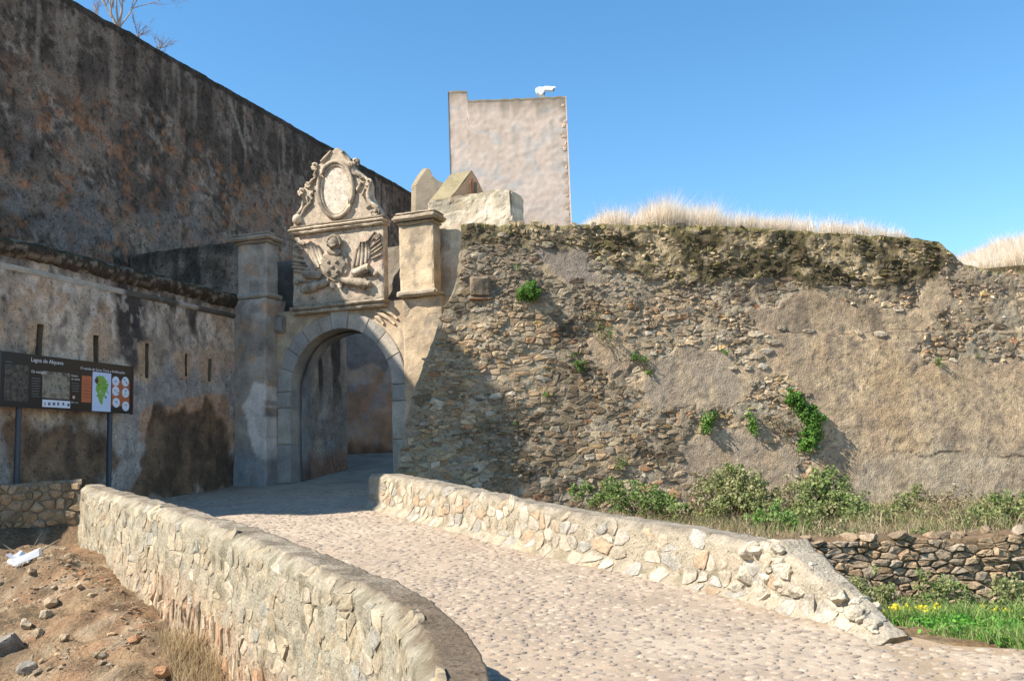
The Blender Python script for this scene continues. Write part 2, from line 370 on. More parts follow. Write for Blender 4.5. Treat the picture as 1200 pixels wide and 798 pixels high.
SLOTS = [(47, 380, 419, 7.0), (113, 392, 429, 6.5), (172, 403, 444, 5.0), (218, 415, 441, 3.6), (245, 420, 447, 3.4)]
def build_loophole_wall():
    root = thing('loophole_wall', 'lower stained plaster wall with narrow loopholes and a mossy ledge behind the information board', 'wall', LP)
    sl = []
    for x, y0, y1, w in SLOTS:
        s1, za = lw(x - w / 2, y0); s0, _ = lw(x + w / 2, y0); zb = lw(x, y1)[1]; sl.append((s0, s1, zb, za))
    px = lambda pts: [lw(*p) for p in pts]
    dark1 = px([(0, 500), (60, 492), (128, 500), (135, 540), (110, 575), (0, 580)])
    dark2 = px([(172, 500), (190, 474), (222, 488), (243, 470), (262, 500), (282, 545), (290, 580), (158, 580)])
    peach = px([(160, 490), (178, 476), (215, 470), (243, 455), (268, 470), (280, 510), (284, 545), (250, 500), (200, 500), (165, 520)])
    blue = px([(-30, 520), (130, 450), (170, 432), (278, 436), (280, 560), (230, 520), (130, 575), (-30, 600)])
    pinkb = px([(205, 414), (278, 422), (278, 440), (205, 436)])
    st1 = px([(128, 318), (170, 330), (168, 400), (158, 440), (135, 420)]); st2 = px([(191, 345), (205, 348), (200, 388), (194, 380)]); st3 = px([(218, 352), (236, 356), (232, 400), (222, 395)])
    def col(a, z, P, fr):
        h = Z_LEDGE - z
        c = mixc([.36, .33, .29], [.60, .56, .50], sst(.35, .65, fbm(a * 1.1, z * 1.1, 5, 50)))
        c = mixc(c, [.20, .19, .19], sst(.5, .68, fbm(a * 7, z * 5, 4, 51)) * .65)
        c = mixc(c, [.46, .34, .24], sst(.52, .68, fbm(a * 1.7, z * 1.5, 4, 58)) * .6)
        c = mixc(c, [.66, .66, .68], sst(.6, .68, fbm(a * 4, z * 3, 4, 57)) * sst(2.0, .4, h) * .6)
        mb = blob(a, z, blue, .2, .7, 1.4, 52)
        c = mixc(c, mixc([.24, .27, .31], [.38, .41, .44], sst(.4, .6, fbm(a * 3, z * 3, 4, 53))), mb * .62)
        c = mixc(c, [.50, .40, .34], blob(a, z, pinkb, .08, .25, 2, 59) * .8)
        c = mixc(c, [.50, .33, .22], blob(a, z, peach, .05, .25, 2.4, 54) * .8)
        dk = np.maximum(blob(a, z, dark1, .15, .5, 1.5, 55), blob(a, z, dark2, .1, .4, 2, 56))
        c = mixc(c, mixc([.10, .075, .055], [.21, .15, .10], sst(.35, .65, fbm(a * 3, z * 2.5, 5, 60))), dk * .93)
        for q, k in ((st1, .93), (st2, .9), (st3, .88)): c = mixc(c, [.045, .045, .05], blob(a, z, q, .15, .30, 2.2, 61) * k)
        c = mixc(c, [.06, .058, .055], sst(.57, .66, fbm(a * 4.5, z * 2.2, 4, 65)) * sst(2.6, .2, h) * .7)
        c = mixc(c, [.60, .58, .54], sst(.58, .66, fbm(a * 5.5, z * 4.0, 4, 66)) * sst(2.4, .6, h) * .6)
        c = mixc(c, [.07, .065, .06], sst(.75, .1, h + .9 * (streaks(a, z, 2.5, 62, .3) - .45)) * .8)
        for i, (s0, s1, zb, za) in enumerate(sl):       # plaster broken away round the loopholes
            d = np.hypot(np.maximum(0, np.abs(a - (s0 + s1) / 2 - .07) - .12), np.maximum(0, np.abs(z - (za + zb) / 2) - (za - zb) * .42))
            c = mixc(c, [.46, .36, .26], sst(.17, .05, d + .12 * (fbm(a * 6, z * 6, 3, 63) - .5)) * .85)
        return c * (.92 + .16 * RNG.random(len(a)))[:, None]
    def disp(a, z):
        dk = np.maximum(blob(a, z, dark1, .1, .5, 1.5, 55), blob(a, z, dark2, .06, .4, 2, 56))
        return -.035 * dk + .05 * (fbm(a * 1.3, z * 1.3, 4, 50) - .5) + .025 * (fbm(a * 7, z * 7, 3, 51) - .5)
    def keep(a, z):
        k = np.ones(a.shape, bool)
        for s0, s1, zb, za in sl: k &= ~((a > s0) & (a < s1) & (z > zb) & (z < za))
        return k
    av = np.arange(-.05, 9.22, .04)
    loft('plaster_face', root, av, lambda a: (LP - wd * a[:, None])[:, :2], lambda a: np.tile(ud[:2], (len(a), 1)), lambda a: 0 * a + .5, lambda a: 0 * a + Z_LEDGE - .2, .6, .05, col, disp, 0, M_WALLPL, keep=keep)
    fr = (LP, -wd, UP, ud)
    for s0, s1, zb, za in sl:
        a = Acc(); d = -.5; s0, s1, zb, za = s0 - .04, s1 + .04, zb - .05, za + .05
        q = np.array([LP - wd * s + UP * z + ud * o for o in (-.01, d) for s, z in ((s0, zb), (s1, zb), (s1, za), (s0, za))])
        a.add(q, [[0, 1, 5, 4], [1, 2, 6, 5], [2, 3, 7, 6], [3, 0, 4, 7], [4, 5, 6, 7]], (.34, .30, .25)); a.out('loophole', M_PLASTER, root)
    # mossy weathered ledge, built as an irregular lofted lip
    s = np.arange(-.1, 9.25, .03); prof = [(-.55, .12), (-.3, .14), (0, .10), (.09, .07), (.15, .02), (.16, -.04), (.155, -.11), (.12, -.18), (.05, -.25), (-.02, -.28)]
    V = []; C_ = []
    for k, (o, h) in enumerate(prof):
        n = fbm(s * 2.1, 0 * s + k * .35, 4, 70) - .5; n2 = fbm(s * 5, 0 * s + k * .18, 3, 71) - .5
        V.append(LP - wd * s[:, None] + ud * (o * .75 + .035 * n + .018 * n2 + .008 * (vn(s * 26, 0 * s + k) - .5))[:, None] + UP * (Z_LEDGE + h + .025 * n2 + .05 * (vn(s * 21 + k, 0 * s) - .5) + .12 * (fbm(s * 1.3, 0 * s, 3, 74) - .5))[:, None])
        C_.append(mixc([.06, .06, .035] if k < 5 else [.07, .06, .05], [.24, .22, .19], sst(.55, .72, fbm(s * 7, 0 * s + k, 3, 72))))
    V = np.concatenate(V); mk('ledge', V, gridF(len(prof), len(s)), M_DARKPL, root, np.concatenate(C_))
    # thin string course under it, broken where the stains run
    s = np.arange(0, 9.2, .06); V = []; zz = lw(0, 307)[1]; n = len(s)
    for k, (o, h) in enumerate(((-.02, .07), (.05, .06), (.065, 0), (.03, -.05), (-.03, -.06))):
        br = sst(.44, .52, fbm(s * .7, 0 * s, 3, 77)); V.append(LP - wd * s[:, None] + ud * (o * (.35 + .65 * br) + .012 * vn(s * 9, 0 * s + k, 3))[:, None] + UP * (Z_LEDGE - .48 + h + 0 * s)[:, None])
    V = np.concatenate(V); mk('string_course', V, gridF(5, n), M_PLASTER, root, mixc([.12, .11, .10], [.44, .42, .39], sst(.42, .56, fbm(np.tile(s, 5) * 1.2, V[:, 2] * .2, 3, 78))))
build_loophole_wall()

# ---- gateway ------------------------------------------------------
BEIGE = np.array([.50, .41, .30])
GT = thing('gateway', 'arched stone gateway with a carved coat of arms and pediment, beside the rampart', 'gate', F0 + UP * 1.36)
tA0, _ = fac(341, 500); tA1, _ = fac(461, 500); TC = (tA0 + tA1) / 2; RAD = (tA1 - tA0) / 2; ZTOP = fac(400, 385)[1]; ZSP = ZTOP - RAD * 1.04
ZSILL = fac(400, 356)[1]
tB0, zB1 = fac(278, 276, .45); tB1, _ = fac(316, 276, .45)          # left buttress
tP0, zP1 = fac(464, 252, .3); tP1, _ = fac(507, 252, .3)            # right pier
def arc(r, n=25, c0=0, c1=math.pi): return [(TC - r * math.cos(c0 + (c1 - c0) * k / (n - 1)), ZSP + r * 1.04 * math.sin(c0 + (c1 - c0) * k / (n - 1))) for k in range(n)]
def W(t, z, o): return F0 + ud * np.asarray(t)[..., None] + UP * np.asarray(z)[..., None] - wd * np.asarray(o)[..., None]
def build_gateway():
    T1 = 4.95
    # core with the vaulted passage cut through
    out = [(-2.95, .8), (TC - RAD, .8)] + arc(RAD) + [(TC + RAD, .8), (3.4, .8), (3.4, ZSILL - .12), (-2.95, ZSILL - .12)]
    n = len(out); P = np.array(out); V = np.concatenate([W(P[:, 0], P[:, 1], np.full(n, -.06)), W(P[:, 0], P[:, 1], np.full(n, -.85))])
    F = [list(range(n)), list(range(n, 2 * n))[::-1]] + [[i, (i + 1) % n, n + (i + 1) % n, n + i] for i in range(n)]
    mk('gate_core', V, F, M_PLASTER, GT, (.27, .25, .23))
    # inner vault and jamb skin, with its stained plaster
    prof = [(TC - RAD + .05, z) for z in np.linspace(.8, ZSP, 40)] + [(TC - (RAD - .05) * math.cos(a), ZSP + (RAD * 1.04 - .05) * math.sin(a)) for a in np.linspace(0, math.pi, 50)[1:-1]] + [(TC + RAD - .05, z) for z in np.linspace(ZSP, .8, 40)]
    prof = np.array(prof); oo = np.linspace(-.42, -.87, 12); V = []
    for o in oo: V.append(W(prof[:, 0], prof[:, 1], np.full(len(prof), o)))
    V = np.concatenate(V); O = np.repeat(oo, len(prof)); Z = V[:, 2]
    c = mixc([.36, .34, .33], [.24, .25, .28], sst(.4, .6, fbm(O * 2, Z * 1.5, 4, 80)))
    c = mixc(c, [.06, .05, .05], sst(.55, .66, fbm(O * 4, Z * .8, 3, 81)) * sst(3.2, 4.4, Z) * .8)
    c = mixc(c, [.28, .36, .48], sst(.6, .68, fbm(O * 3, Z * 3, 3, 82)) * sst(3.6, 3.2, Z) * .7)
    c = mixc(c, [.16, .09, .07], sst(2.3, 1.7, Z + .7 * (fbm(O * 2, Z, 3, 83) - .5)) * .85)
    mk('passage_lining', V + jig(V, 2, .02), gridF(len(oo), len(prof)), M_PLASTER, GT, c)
    # left wall of the passage behind the arch, with old stains, and the flat roof over it
    A_, Zp = np.meshgrid(np.arange(.82, 2.95, .04), np.arange(1.2, ZSILL, .04)); a, z = A_.ravel(), Zp.ravel(); tw = TC - RAD - .02
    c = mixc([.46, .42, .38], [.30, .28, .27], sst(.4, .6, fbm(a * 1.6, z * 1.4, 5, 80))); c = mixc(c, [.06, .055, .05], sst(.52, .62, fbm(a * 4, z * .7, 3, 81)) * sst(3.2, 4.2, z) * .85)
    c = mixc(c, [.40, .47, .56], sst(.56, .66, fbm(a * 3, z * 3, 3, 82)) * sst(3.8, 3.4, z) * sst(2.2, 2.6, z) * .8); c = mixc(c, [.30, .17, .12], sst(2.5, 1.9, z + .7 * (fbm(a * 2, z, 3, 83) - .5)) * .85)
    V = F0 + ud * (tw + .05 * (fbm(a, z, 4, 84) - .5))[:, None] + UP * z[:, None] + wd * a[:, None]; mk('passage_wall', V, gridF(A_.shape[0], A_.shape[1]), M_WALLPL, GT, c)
    rbox('passage_wall_body', GT, FR, (tw - 1.5, tw - .06), (.9, ZSILL - .2), (-2.93, -.86), .3, .01, (.2, .18, .16))
    rbox('passage_roof', GT, FR, (-2.95, 3.3), (ZSILL - .3, ZSILL - .14), (-1.5, -.86), .3, .01, (.2, .18, .16))
    # plastered front
    st_ = .045; tt = np.arange(-2.9, 3.05, st_); zz = np.arange(.9, ZSILL - .02, st_); A, Zg = np.meshgrid(tt, zz); a, z = A.ravel(), Zg.ravel()
    c = mixc(BEIGE * .95, BEIGE * 1.12, sst(.35, .65, fbm(a * 1.5, z * 1.5, 5, 90)))
    c = mixc(c, [.26, .235, .20], sst(.56, .7, fbm(a * 3.5, z * 3.5, 4, 91)) * .55)
    c = mixc(c, [.33, .31, .28], sst(.52, .66, fbm(a * 1.1, z * 1.1, 4, 94)) * .5)
    c = mixc(c, [.42, .29, .2], sst(.6, .7, fbm(a * 2, z * 2, 3, 93)) * .5)
    c = mixc(c, [.12, .11, .09], sst(.5, .0, ZSILL - z + .5 * (streaks(a, z, 3, 92, .3) - .3)) * .55)
    d = .05 * (fbm(a * 1.2, z * 1.2, 4, 90) - .5) + .02 * (fbm(a * 6, z * 6, 3, 91) - .5)
    V = W(a, z, d); ac = (A[:-1, :-1] + A[1:, 1:]) / 2; zc = (Zg[:-1, :-1] + Zg[1:, 1:]) / 2
    inside = (np.hypot(ac - TC, (zc - ZSP) / 1.04) < RAD + .12) & (zc > ZSP) | (np.abs(ac - TC) < RAD + .12) & (zc <= ZSP)
    mk('plaster_front', V, gridF(len(zz), len(tt), ~inside), M_PLASTER, GT, c)
    # dressed voussoirs and jamb blocks, one by one
    GR = [(.43, .40, .36), (.38, .37, .35), (.47, .43, .375), (.42, .385, .34), (.36, .35, .34)]
    def block(poly, name='voussoir', f=.05, b=-.5, pal=GR):
        p = np.array(poly); m = len(p); c0 = p.mean(0); dd = c0 - p; L = np.linalg.norm(dd, axis=1)[:, None]; o1 = p + dd / L * .006; o2 = p + dd / L * .03
        f += random.uniform(-.012, .012); V = np.concatenate([W(o1[:, 0], o1[:, 1], np.full(m, b)), W(o1[:, 0], o1[:, 1], np.full(m, f - .02)), W(o2[:, 0], o2[:, 1], np.full(m, f) + RNG.uniform(-.006, .006, m)), W(c0[:1], c0[1:], np.array([f]))])
        F = [[k, (k + 1) % m, m + (k + 1) % m, m + k] for k in range(m)] + [[m + k, m + (k + 1) % m, 2 * m + (k + 1) % m, 2 * m + k] for k in range(m)] + [[2 * m + k, 2 * m + (k + 1) % m, 3 * m] for k in range(m)] + [list(range(m))[::-1]]
        mk(name, V, F, M_PLASTER, GT, pick(pal, .1))
    cuts = [0, .33, .62, .93, 1.22, 1.44, 1.72, 2.06, 2.38, 2.72, math.pi]; wid = .40
    for i in range(len(cuts) - 1):
        a0, a1 = cuts[i], cuts[i + 1]; key = i == 5
        inn = arc(RAD - .01, 6, a0, a1); o_ = arc(RAD + wid + (.05 if key else 0), 6, a0, a1)[::-1]
        block(inn + o_, 'keystone' if key else 'voussoir', .075 if key else .05)
    for sgn in (-1, 1):
        z = ZSP
        for h in (.42, .95, 1.0, .62, .9):
            z0 = max(.9, z - h)
            if z0 >= z: break
            xi = TC + sgn * (RAD - .01); xo = TC + sgn * (RAD + wid + random.uniform(-.03, .03))
            mid = [(xi + (xo - xi) * k / 3) for k in range(4)]
            block([(x, z0) for x in mid] + [(x, z) for x in mid[::-1]], 'jamb_block'); z = z0
    # piers
    def pier_col(top, tone, mark=None):
        def f(q, Wd):
            t, z = q[:, 0], q[:, 1]; c = mixc(np.array(tone) * .85, np.array(tone) * 1.12, sst(.35, .65, fbm(t * 2 + q[:, 2], z * 2, 5, 100)))
            c = mixc(c, [.20, .185, .165], sst(.55, .7, fbm(t * 5 + q[:, 2] * 3, z * 3, 4, 101)) * .6)
            c = mixc(c, [.14, .12, .10], sst(.7, .0, top - z + .8 * (streaks(t, z, 6, 102, .5) - .4)) * .45)
            if mark is not None:
                c = mixc(c, [.50, .33, .22], sst(.6, .68, fbm(t * 3, z * 3, 3, 105)) * .6); c = mixc(c, [.80, .74, .70], blob(t, z, mark, .03, .16, 4, 103) * .9)
                c = mixc(c, [.29, .34, .40], sst(2.6, 1.9, z + .6 * (fbm(t * 3, z, 3, 104) - .5)) * .6)
            return c
        return f
    z1 = fac(300, 346, .45)[1]
    mk1 = [fac(*p, .45) for p in ((296, 446), (312, 450), (314, 520), (316, 545), (300, 530), (289, 480))]
    f1 = pier_col(zB1, (.40, .365, .33), mk1)
    rbox('pier_shaft', GT, FR, (tB0, tB1 - .10), (z1, zB1 - .28), (-.1, .45), .06, .014, colfn=f1)
    rbox('pier_base', GT, FR, (tB0 - .07, tB1 - .08), (.9, z1 - .08), (-.4, .52), .06, .02, colfn=f1)
    for (g, za, zb) in ((.09, z1 - .08, z1 + .06), (.07, zB1 - .28, zB1 - .2), (.15, zB1 - .2, zB1 - .08), (.11, zB1 - .08, zB1 - .01)):
        rbox('pier_moulding', GT, FR, (tB0 - g, tB1 - .10 + g), (za, zb), (-.1 - g, .45 + g), .07, .008, (.38, .35, .30), wear=.02)
    z2 = fac(490, 343, .3)[1]; f2 = pier_col(zP1, BEIGE * 1.1)
    rbox('pier_shaft', GT, FR, (tP0 + .06, tP1), (z2, zP1 - .3), (-.15, .3), .06, .012, colfn=f2)
    rbox('pier_base', GT, FR, (tP0 + .05, tP1 + .12), (.9, z2 - .08), (-.5, .16), .06, .02, colfn=pier_col(9, BEIGE * 1.02))
    for (g, za, zb) in ((.07, z2 - .08, z2 + .08), (.06, zP1 - .3, zP1 - .22), (.14, zP1 - .2, zP1 - .06), (.10, zP1 - .06, zP1 + .02), (-.22, zP1 + .02, zP1 + .09)):
        rbox('pier_moulding', GT, FR, (tP0 + .06 - g, tP1 + g), (za, zb), (-.15 - max(g, 0), .3 + g), .06, .012, (.40, .35, .28), wear=.03)
    # wall behind the right pier and the raised block beyond it
    zb_l = fac(520, 232, -.45)[1]; zb_r = fac(610, 219, -.45)[1]; tR = fac(600, 240, -.45)[0]
    def f3(q, Wd):
        t, z = q[:, 0], q[:, 1]; c = mixc([.58, .53, .45], [.74, .68, .59], sst(.35, .65, fbm(t * 1.6 + q[:, 2], z * 2.2, 5, 110)))
        m = sst(1.1, .1, zb_r - z + 1.6 * (fbm(t * 3.2, z * 2.4, 4, 111) - .42)); c = mixc(c, [.24, .225, .15], m * .7)
        c = mixc(c, [.26, .25, .23], sst(.55, .68, fbm(t * 6, z * 3, 4, 112)) * .6); c = mixc(c, [.5, .36, .28], sst(.62, .7, fbm(t * 2, z * 2, 3, 113)) * .4)
        return c
    rbox('raised_wall', GT, FR, (tP1 - .5, tR), (2.5, zb_r), (-1.4, -.45), .055, .03, colfn=f3, wear=.05)
    # wall closing the terrace, left of the buttress
    zl = fac(240, 289, -.3)[1]
    def f4(q, Wd):
        t, z = q[:, 0], q[:, 1]; c = mixc([.17, .155, .14], [.38, .345, .31], sst(.35, .65, fbm(t * 1.8, z * 1.8, 5, 115))); c = mixc(c, [.07, .065, .06], sst(.52, .62, streaks(t, z, 3, 116, .3)) * .7); return mixc(c, [.06, .06, .05], sst(.5, .1, zl - z) * .6)
    rbox('terrace_end_wall', GT, FR, (-7.0, tB0 + .1), (3.5, zl), (-.9, -.12), .07, .03, colfn=f4, mat=M_DARKPL, wear=.04)
    # rear parapet of the gate platform (dark behind the gaps)
    rbox('rear_parapet', GT, FR, (-6.9, 3.4), (ZSILL - .3, fac(460, 290, -1.6)[1]), (-1.75, -1.51), .15, .03, (.26, .24, .21))
    # small carved volute block on the right of the arch
    a = Acc()
    for (x0, y0, x1, y1, r) in ((441, 366, 463, 380, .055), (446, 362, 466, 374, .05), (440, 372, 450, 380, .06)):
        p0, p1 = fac(x0, y0), fac(x1, y1); ts = np.linspace(p0[0], p1[0], 6); zs = np.linspace(p0[1], p1[1], 6) + .05 * np.sin(np.linspace(0, 3.1, 6))
        v, f = tube_geo(W(ts, zs, np.full(6, .03)), [r * .6, r, r * 1.1, r, r * .9, r * .5]); a.add(v, f, BEIGE * 1.05)
    a.out('carved_bracket', M_CARVE, GT, smooth=True)
    # stone lump on the left spandrel
    p = fac(330, 375); rbox('projecting_stone', GT, FR, (p[0] - .2, p[0] + .15), (p[1] - .35, p[1] + .12), (0, .14), .06, .02, (.24, .23, .22), wear=.06)
build_gateway()

LIME = np.array([.48, .42, .34])
def build_relief():
    o0 = .16; t0 = fac(343, 320, o0)[0]; t1 = fac(450, 320, o0)[0]; zb = fac(396, 355, o0)[1]; zt = fac(396, 270, o0)[1]
    def fc(q, Wd):
        t, z = q[:, 0], q[:, 1]; c = mixc(LIME * .95, LIME * 1.12, fbm(t * 3, z * 3, 4, 120)); c = mixc(c, [.55, .40, .33], sst(.5, .65, fbm(t * 1.5, z * 2, 3, 121)) * .5)
        c = mixc(c, [.16, .15, .13], sst(.35, 0, z - zb + .3 * (vn(t * 6, z, 2) - .5)) * .5); return mixc(c, [.28, .27, .25], sst(.6, .7, fbm(t * 9, z * 7, 3, 122)) * .5)
    pn = rbox('relief_panel', GT, FR, (t0, t1), (zb, zt), (-.12, o0), .05, .006, colfn=fc, mat=M_CARVE)
    def mould(name, g, za, zb_, f, tone=LIME * 1.0): return rbox(name, GT, FR, (t0 - g, t1 + g), (za, zb_), (-.15, f), .06, .008, tone, mat=M_CARVE, wear=.02)
    mould('sill', .02, zb - .20, zb - .10, .20, LIME * 1.0); mould('sill', .06, zb - .10, zb - .0, .26, LIME * .75)
    mould('cornice', .05, zt, zt + .09, .27, LIME * 1.05); mould('cornice', .08, zt + .09, zt + .17, .30, LIME * 1.2); mould('cornice', .05, zt + .17, zt + .25, .24, LIME * .5)
    PX = lambda x, y, o=o0: fac(x, y, o)
    def tube(name, pts, r, o=o0 + .03, tone=LIME * .9, n=8, acc=None, parent=pn, smooth=True, closed=False):
        q = np.array([PX(x, y) for x, y in pts]); oo = np.full(len(q), o) if np.isscalar(o) else np.asarray(o)
        v, f = tube_geo(W(q[:, 0], q[:, 1], oo), r, n, closed)
        if acc is not None: acc.add(v, f, tone); return
        mk(name, v, f, M_CARVE, parent, np.tile(tone, (len(v), 1)) * (.85 + .3 * vn3(v, 9, 1))[:, None] * (1 - .5 * sst(.5, .75, vn3(v, 5, 8)))[:, None], smooth=smooth)
    def slab(name, pts, h, b=o0 - .02, tone=LIME, parent=pn, bev=.025, dome=.0):
        p = np.array([PX(*q) for q in pts]); p = chaikin(p, .25); m = len(p); c0 = p.mean(0); rings = [(0, b), (0, h - bev), (bev * 1.2, h), (.45, h + dome * .7)]; V = []
        for g, o in rings:
            dd = c0 - p; L = np.linalg.norm(dd, axis=1)[:, None]; q = p + (dd / L * g if g < .4 else dd * .5); V.append(W(q[:, 0], q[:, 1], np.full(m, o)))
        V.append(W(c0[:1], c0[1:], np.array([h + dome]))); V = np.concatenate(V); k = len(rings)
        F = [[r * m + i, r * m + (i + 1) % m, (r + 1) * m + (i + 1) % m, (r + 1) * m + i] for r in range(k - 1) for i in range(m)] + [[(k - 1) * m + i, (k - 1) * m + (i + 1) % m, k * m] for i in range(m)]
        V = V + jig(V, 7, .012, 5); mk(name, V, F, M_CARVE, parent, np.tile(tone, (len(V), 1)) * (.82 + .36 * vn3(V, 8, 2))[:, None])
    # shield with scalloped edge
    cx, cy = 392.5, 312; pts = []
    for k in range(36):
        a = 2 * math.pi * k / 36; rr = 1 + .09 * math.cos(a * 8); sx = 14.5 * rr * (1 if math.sin(a) < 0 else .93); sy = 14.5 * rr; pts.append((cx + sx * math.cos(a), cy + sy * math.sin(a) - (1.5 if abs(math.cos(a)) > .6 else 0)))
    slab('shield', pts, o0 + .10, tone=LIME * .62, dome=.03)
    slab('shield_border', [(378, 300), (382, 296), (392, 299), (403, 295), (408, 300), (410, 312), (407, 322), (399, 329), (392, 331), (384, 328), (377, 320), (375, 310)], o0 + .05, tone=LIME * .85)
    for px_, py_ in ((388, 308), (397, 308), (392.5, 314), (387, 319), (398, 319)):
        q = PX(px_, py_); v, f = ball_geo(W(np.array(q[0]), np.array(q[1]), np.array(o0 + .12)), .055, 8, 5); mk('boss', v, f, M_CARVE, pn, LIME * .6, smooth=True)
    # helmet: dome, visor, crest, gorget
    q = PX(394, 287); c3 = W(np.array(q[0]), np.array(q[1]), np.array(o0 + .08)); v, f = ball_geo(c3, .17, 12, 8, (1, 1, 1.15)); mk('helmet', v + jig(v, 6, .02), f, M_CARVE, pn, LIME * .58, smooth=True)
    tube('crest', [(386, 285), (388, 280), (393, 278), (399, 279), (402, 284), (401, 288)], [.03, .05, .06, .06, .05, .03], o0 + .12, LIME * .6)
    tube('visor', [(389, 289), (394, 291), (399, 289)], [.04, .05, .04], o0 + .22, LIME * .7)
    slab('gorget', [(386, 293), (394, 291), (401, 293), (402, 299), (394, 302), (385, 298)], o0 + .13, tone=LIME * .68, dome=.03)
    # hanging drapes either side: folds
    for i, (x0, y0, x1, y1, r) in enumerate(((360, 286, 371, 316, .07), (364, 284, 374, 314, .08), (368, 286, 377, 310, .07), (373, 288, 378, 305, .06), (363, 292, 367, 300, .09))):
        tube('drape_fold', [(x0, y0), (x0 * .6 + x1 * .4 + 1, y0 * .6 + y1 * .4), (x1, y1)], [r * .6, r, r * .5], o0 + .03, LIME * random.uniform(.9, 1.1))
    for i, (x0, y0, x1, y1, r) in enumerate(((414, 313, 420, 292, .07), (419, 312, 424, 288, .08), (424, 312, 427, 284, .08), (429, 309, 431, 283, .07), (432, 304, 434, 288, .05), (417, 296, 424, 284, .05))):
        tube('drape_fold', [(x0, y0), ((x0 + x1) / 2 + 1.2, (y0 + y1) / 2), (x1, y1)], [r * .5, r, r * .6], o0 + .03, LIME * random.uniform(.85, 1.08))
    for a_, b_ in (((434, 300), (449, 290)), ((434, 296), (448, 286)), ((436, 304), (448, 298)), ((434, 291), (447, 281)), ((430, 285), (440, 272))):
        tube('spear', [a_, ((a_[0] + b_[0]) / 2, (a_[1] + b_[1]) / 2), b_], .03, o0 + .03, LIME * .8, 6)
    for a_, b_ in (((343, 313), (363, 317)), ((343, 305), (358, 309)), ((342, 299), (356, 303)), ((344, 309), (360, 312)), ((344, 292), (354, 297)), ((345, 318), (362, 321))):
        tube('spear', [a_, ((a_[0] + b_[0]) / 2, (a_[1] + b_[1]) / 2), b_], .03, o0 + .03, LIME * .7, 6)
    for k in range(7):
        x, y = 345 + 2.2 * (k % 4), 283 + 3.2 * (k // 2); tube('plume', [(x, y), (x + 3, y - 2), (x + 6, y + 1)], [.03, .06, .03], o0 + .04, LIME * .75)
    for k in range(4): tube('plume', [(437 + k * 2.5, 282 - k), (440 + k * 2, 278 - k), (443 + k, 281 - k)], [.025, .05, .025], o0 + .04, LIME * .85)
    # cannons, drum and rammers
    def cannon(x0, y0, x1, y1, r, tone):
        n = 11; ts = np.linspace(0, 1, n); rad = r * (.75 + .4 * ts); rad[[3, 7]] *= 1.18; rad[-1] *= .5; rad[-2] *= 1.15; rad[0] *= 1.0
        tube('cannon', [(x0 + (x1 - x0) * t, y0 + (y1 - y0) * t) for t in ts], rad, o0 + .07, tone, 10)
        q = PX(x1 + (x1 - x0) * .07, y1 + (y1 - y0) * .07); v, f = ball_geo(W(np.array(q[0]), np.array(q[1]), np.array(o0 + .07)), r * .75, 8, 6); mk('cascabel', v, f, M_CARVE, pn, tone, smooth=True)
    cannon(401, 329, 432, 333, .115, LIME * .72); cannon(388, 330, 360, 340, .11, LIME * .9)
    tube('drum', [(415, 321), (418, 320), (432, 315), (434, 314.5)], [.09, .1, .125, .11], o0 + .06, LIME * 1.05, 10)
    tube('drum', [(379, 325), (376, 324), (360, 322), (358, 321.5)], [.08, .09, .11, .1], o0 + .06, LIME * .85, 10)
    for P_ in ([(411, 326), (428, 323), (441, 321.5)], [(377, 331), (362, 330), (350, 331)]): tube('rammer', P_, .03, o0 + .05, LIME * .8, 6)
    for p_ in ((442, 321.5), (349, 331)): q = PX(*p_); v, f = ball_geo(W(np.array(q[0]), np.array(q[1]), np.array(o0 + .06)), .075, 8, 5); mk('rammer_head', v, f, M_CARVE, pn, LIME * .75, smooth=True)
    for p_ in ((390.6, 336), (400.3, 335.5)): tube('foot', [(p_[0], p_[1] - 5), (p_[0], p_[1] - 1), (p_[0], p_[1] + 2.5)], [.05, .075, .06], o0 + .06, LIME * 1.15)
    # ---------- pediment
    o1 = .14; PXp = lambda x, y: fac(x, y, o1)
    base = fac(396, 264, o1)[1]; outl = [(342.5, 264), (345, 252), (351, 244), (353, 232), (352, 224), (358, 215), (366, 209), (368, 196), (376, 189.5), (384, 181), (393.5, 171.5), (402, 178), (408, 187), (414, 196), (426, 205), (434, 213), (434, 228), (438, 237), (446, 246), (447, 258), (448, 262)]
    P = np.array([PXp(*q) for q in outl]); P[0, 1] = P[-1, 1] = zt + .24; P = np.vstack([P[:1], chaikin(P, .2)[1:-2], P[-1:]]); m = len(P)
    V = []; c0 = P.mean(0)
    for o, g in ((-.08, 0), (o1 - .06, 0), (o1, .04)): dd = c0 - P; L = np.linalg.norm(dd, axis=1)[:, None]; q = P + dd / L * g; V.append(W(q[:, 0], q[:, 1], np.full(m, o)))
    V = np.concatenate(V); F = [[r * m + i, r * m + (i + 1) % m, (r + 1) * m + (i + 1) % m, (r + 1) * m + i] for r in range(2) for i in range(m)] + [list(range(m))[::-1], list(range(2 * m, 3 * m))]
    pd = mk('pediment', V, F, M_CARVE, GT, mixc(LIME * .98, [.30, .29, .27], sst(zt + 2.6, zt + 3.4, V[:, 2]) * .35))
    ell = lambda cx, cy, rx, ry, n: [(cx + rx * math.cos(2 * math.pi * k / n), cy + ry * math.sin(2 * math.pi * k / n)) for k in range(n)]
    tube('medallion_ring', ell(394, 222.5, 20.3, 32.5, 40), .06, o1 + .05, LIME * .95, 8, parent=pd, closed=True)
    tube('medallion_ring', ell(394, 222.5, 17.2, 28.8, 40), .035, o1 + .03, LIME * 1.0, 6, parent=pd, closed=True)
    p = np.array([PXp(*q) for q in ell(394, 222.5, 16.3, 27.8, 40)]); v = W(p[:, 0], p[:, 1], np.full(40, o1 + .015)); v = np.vstack([v, v - wd * -.06 * 1.0]); 
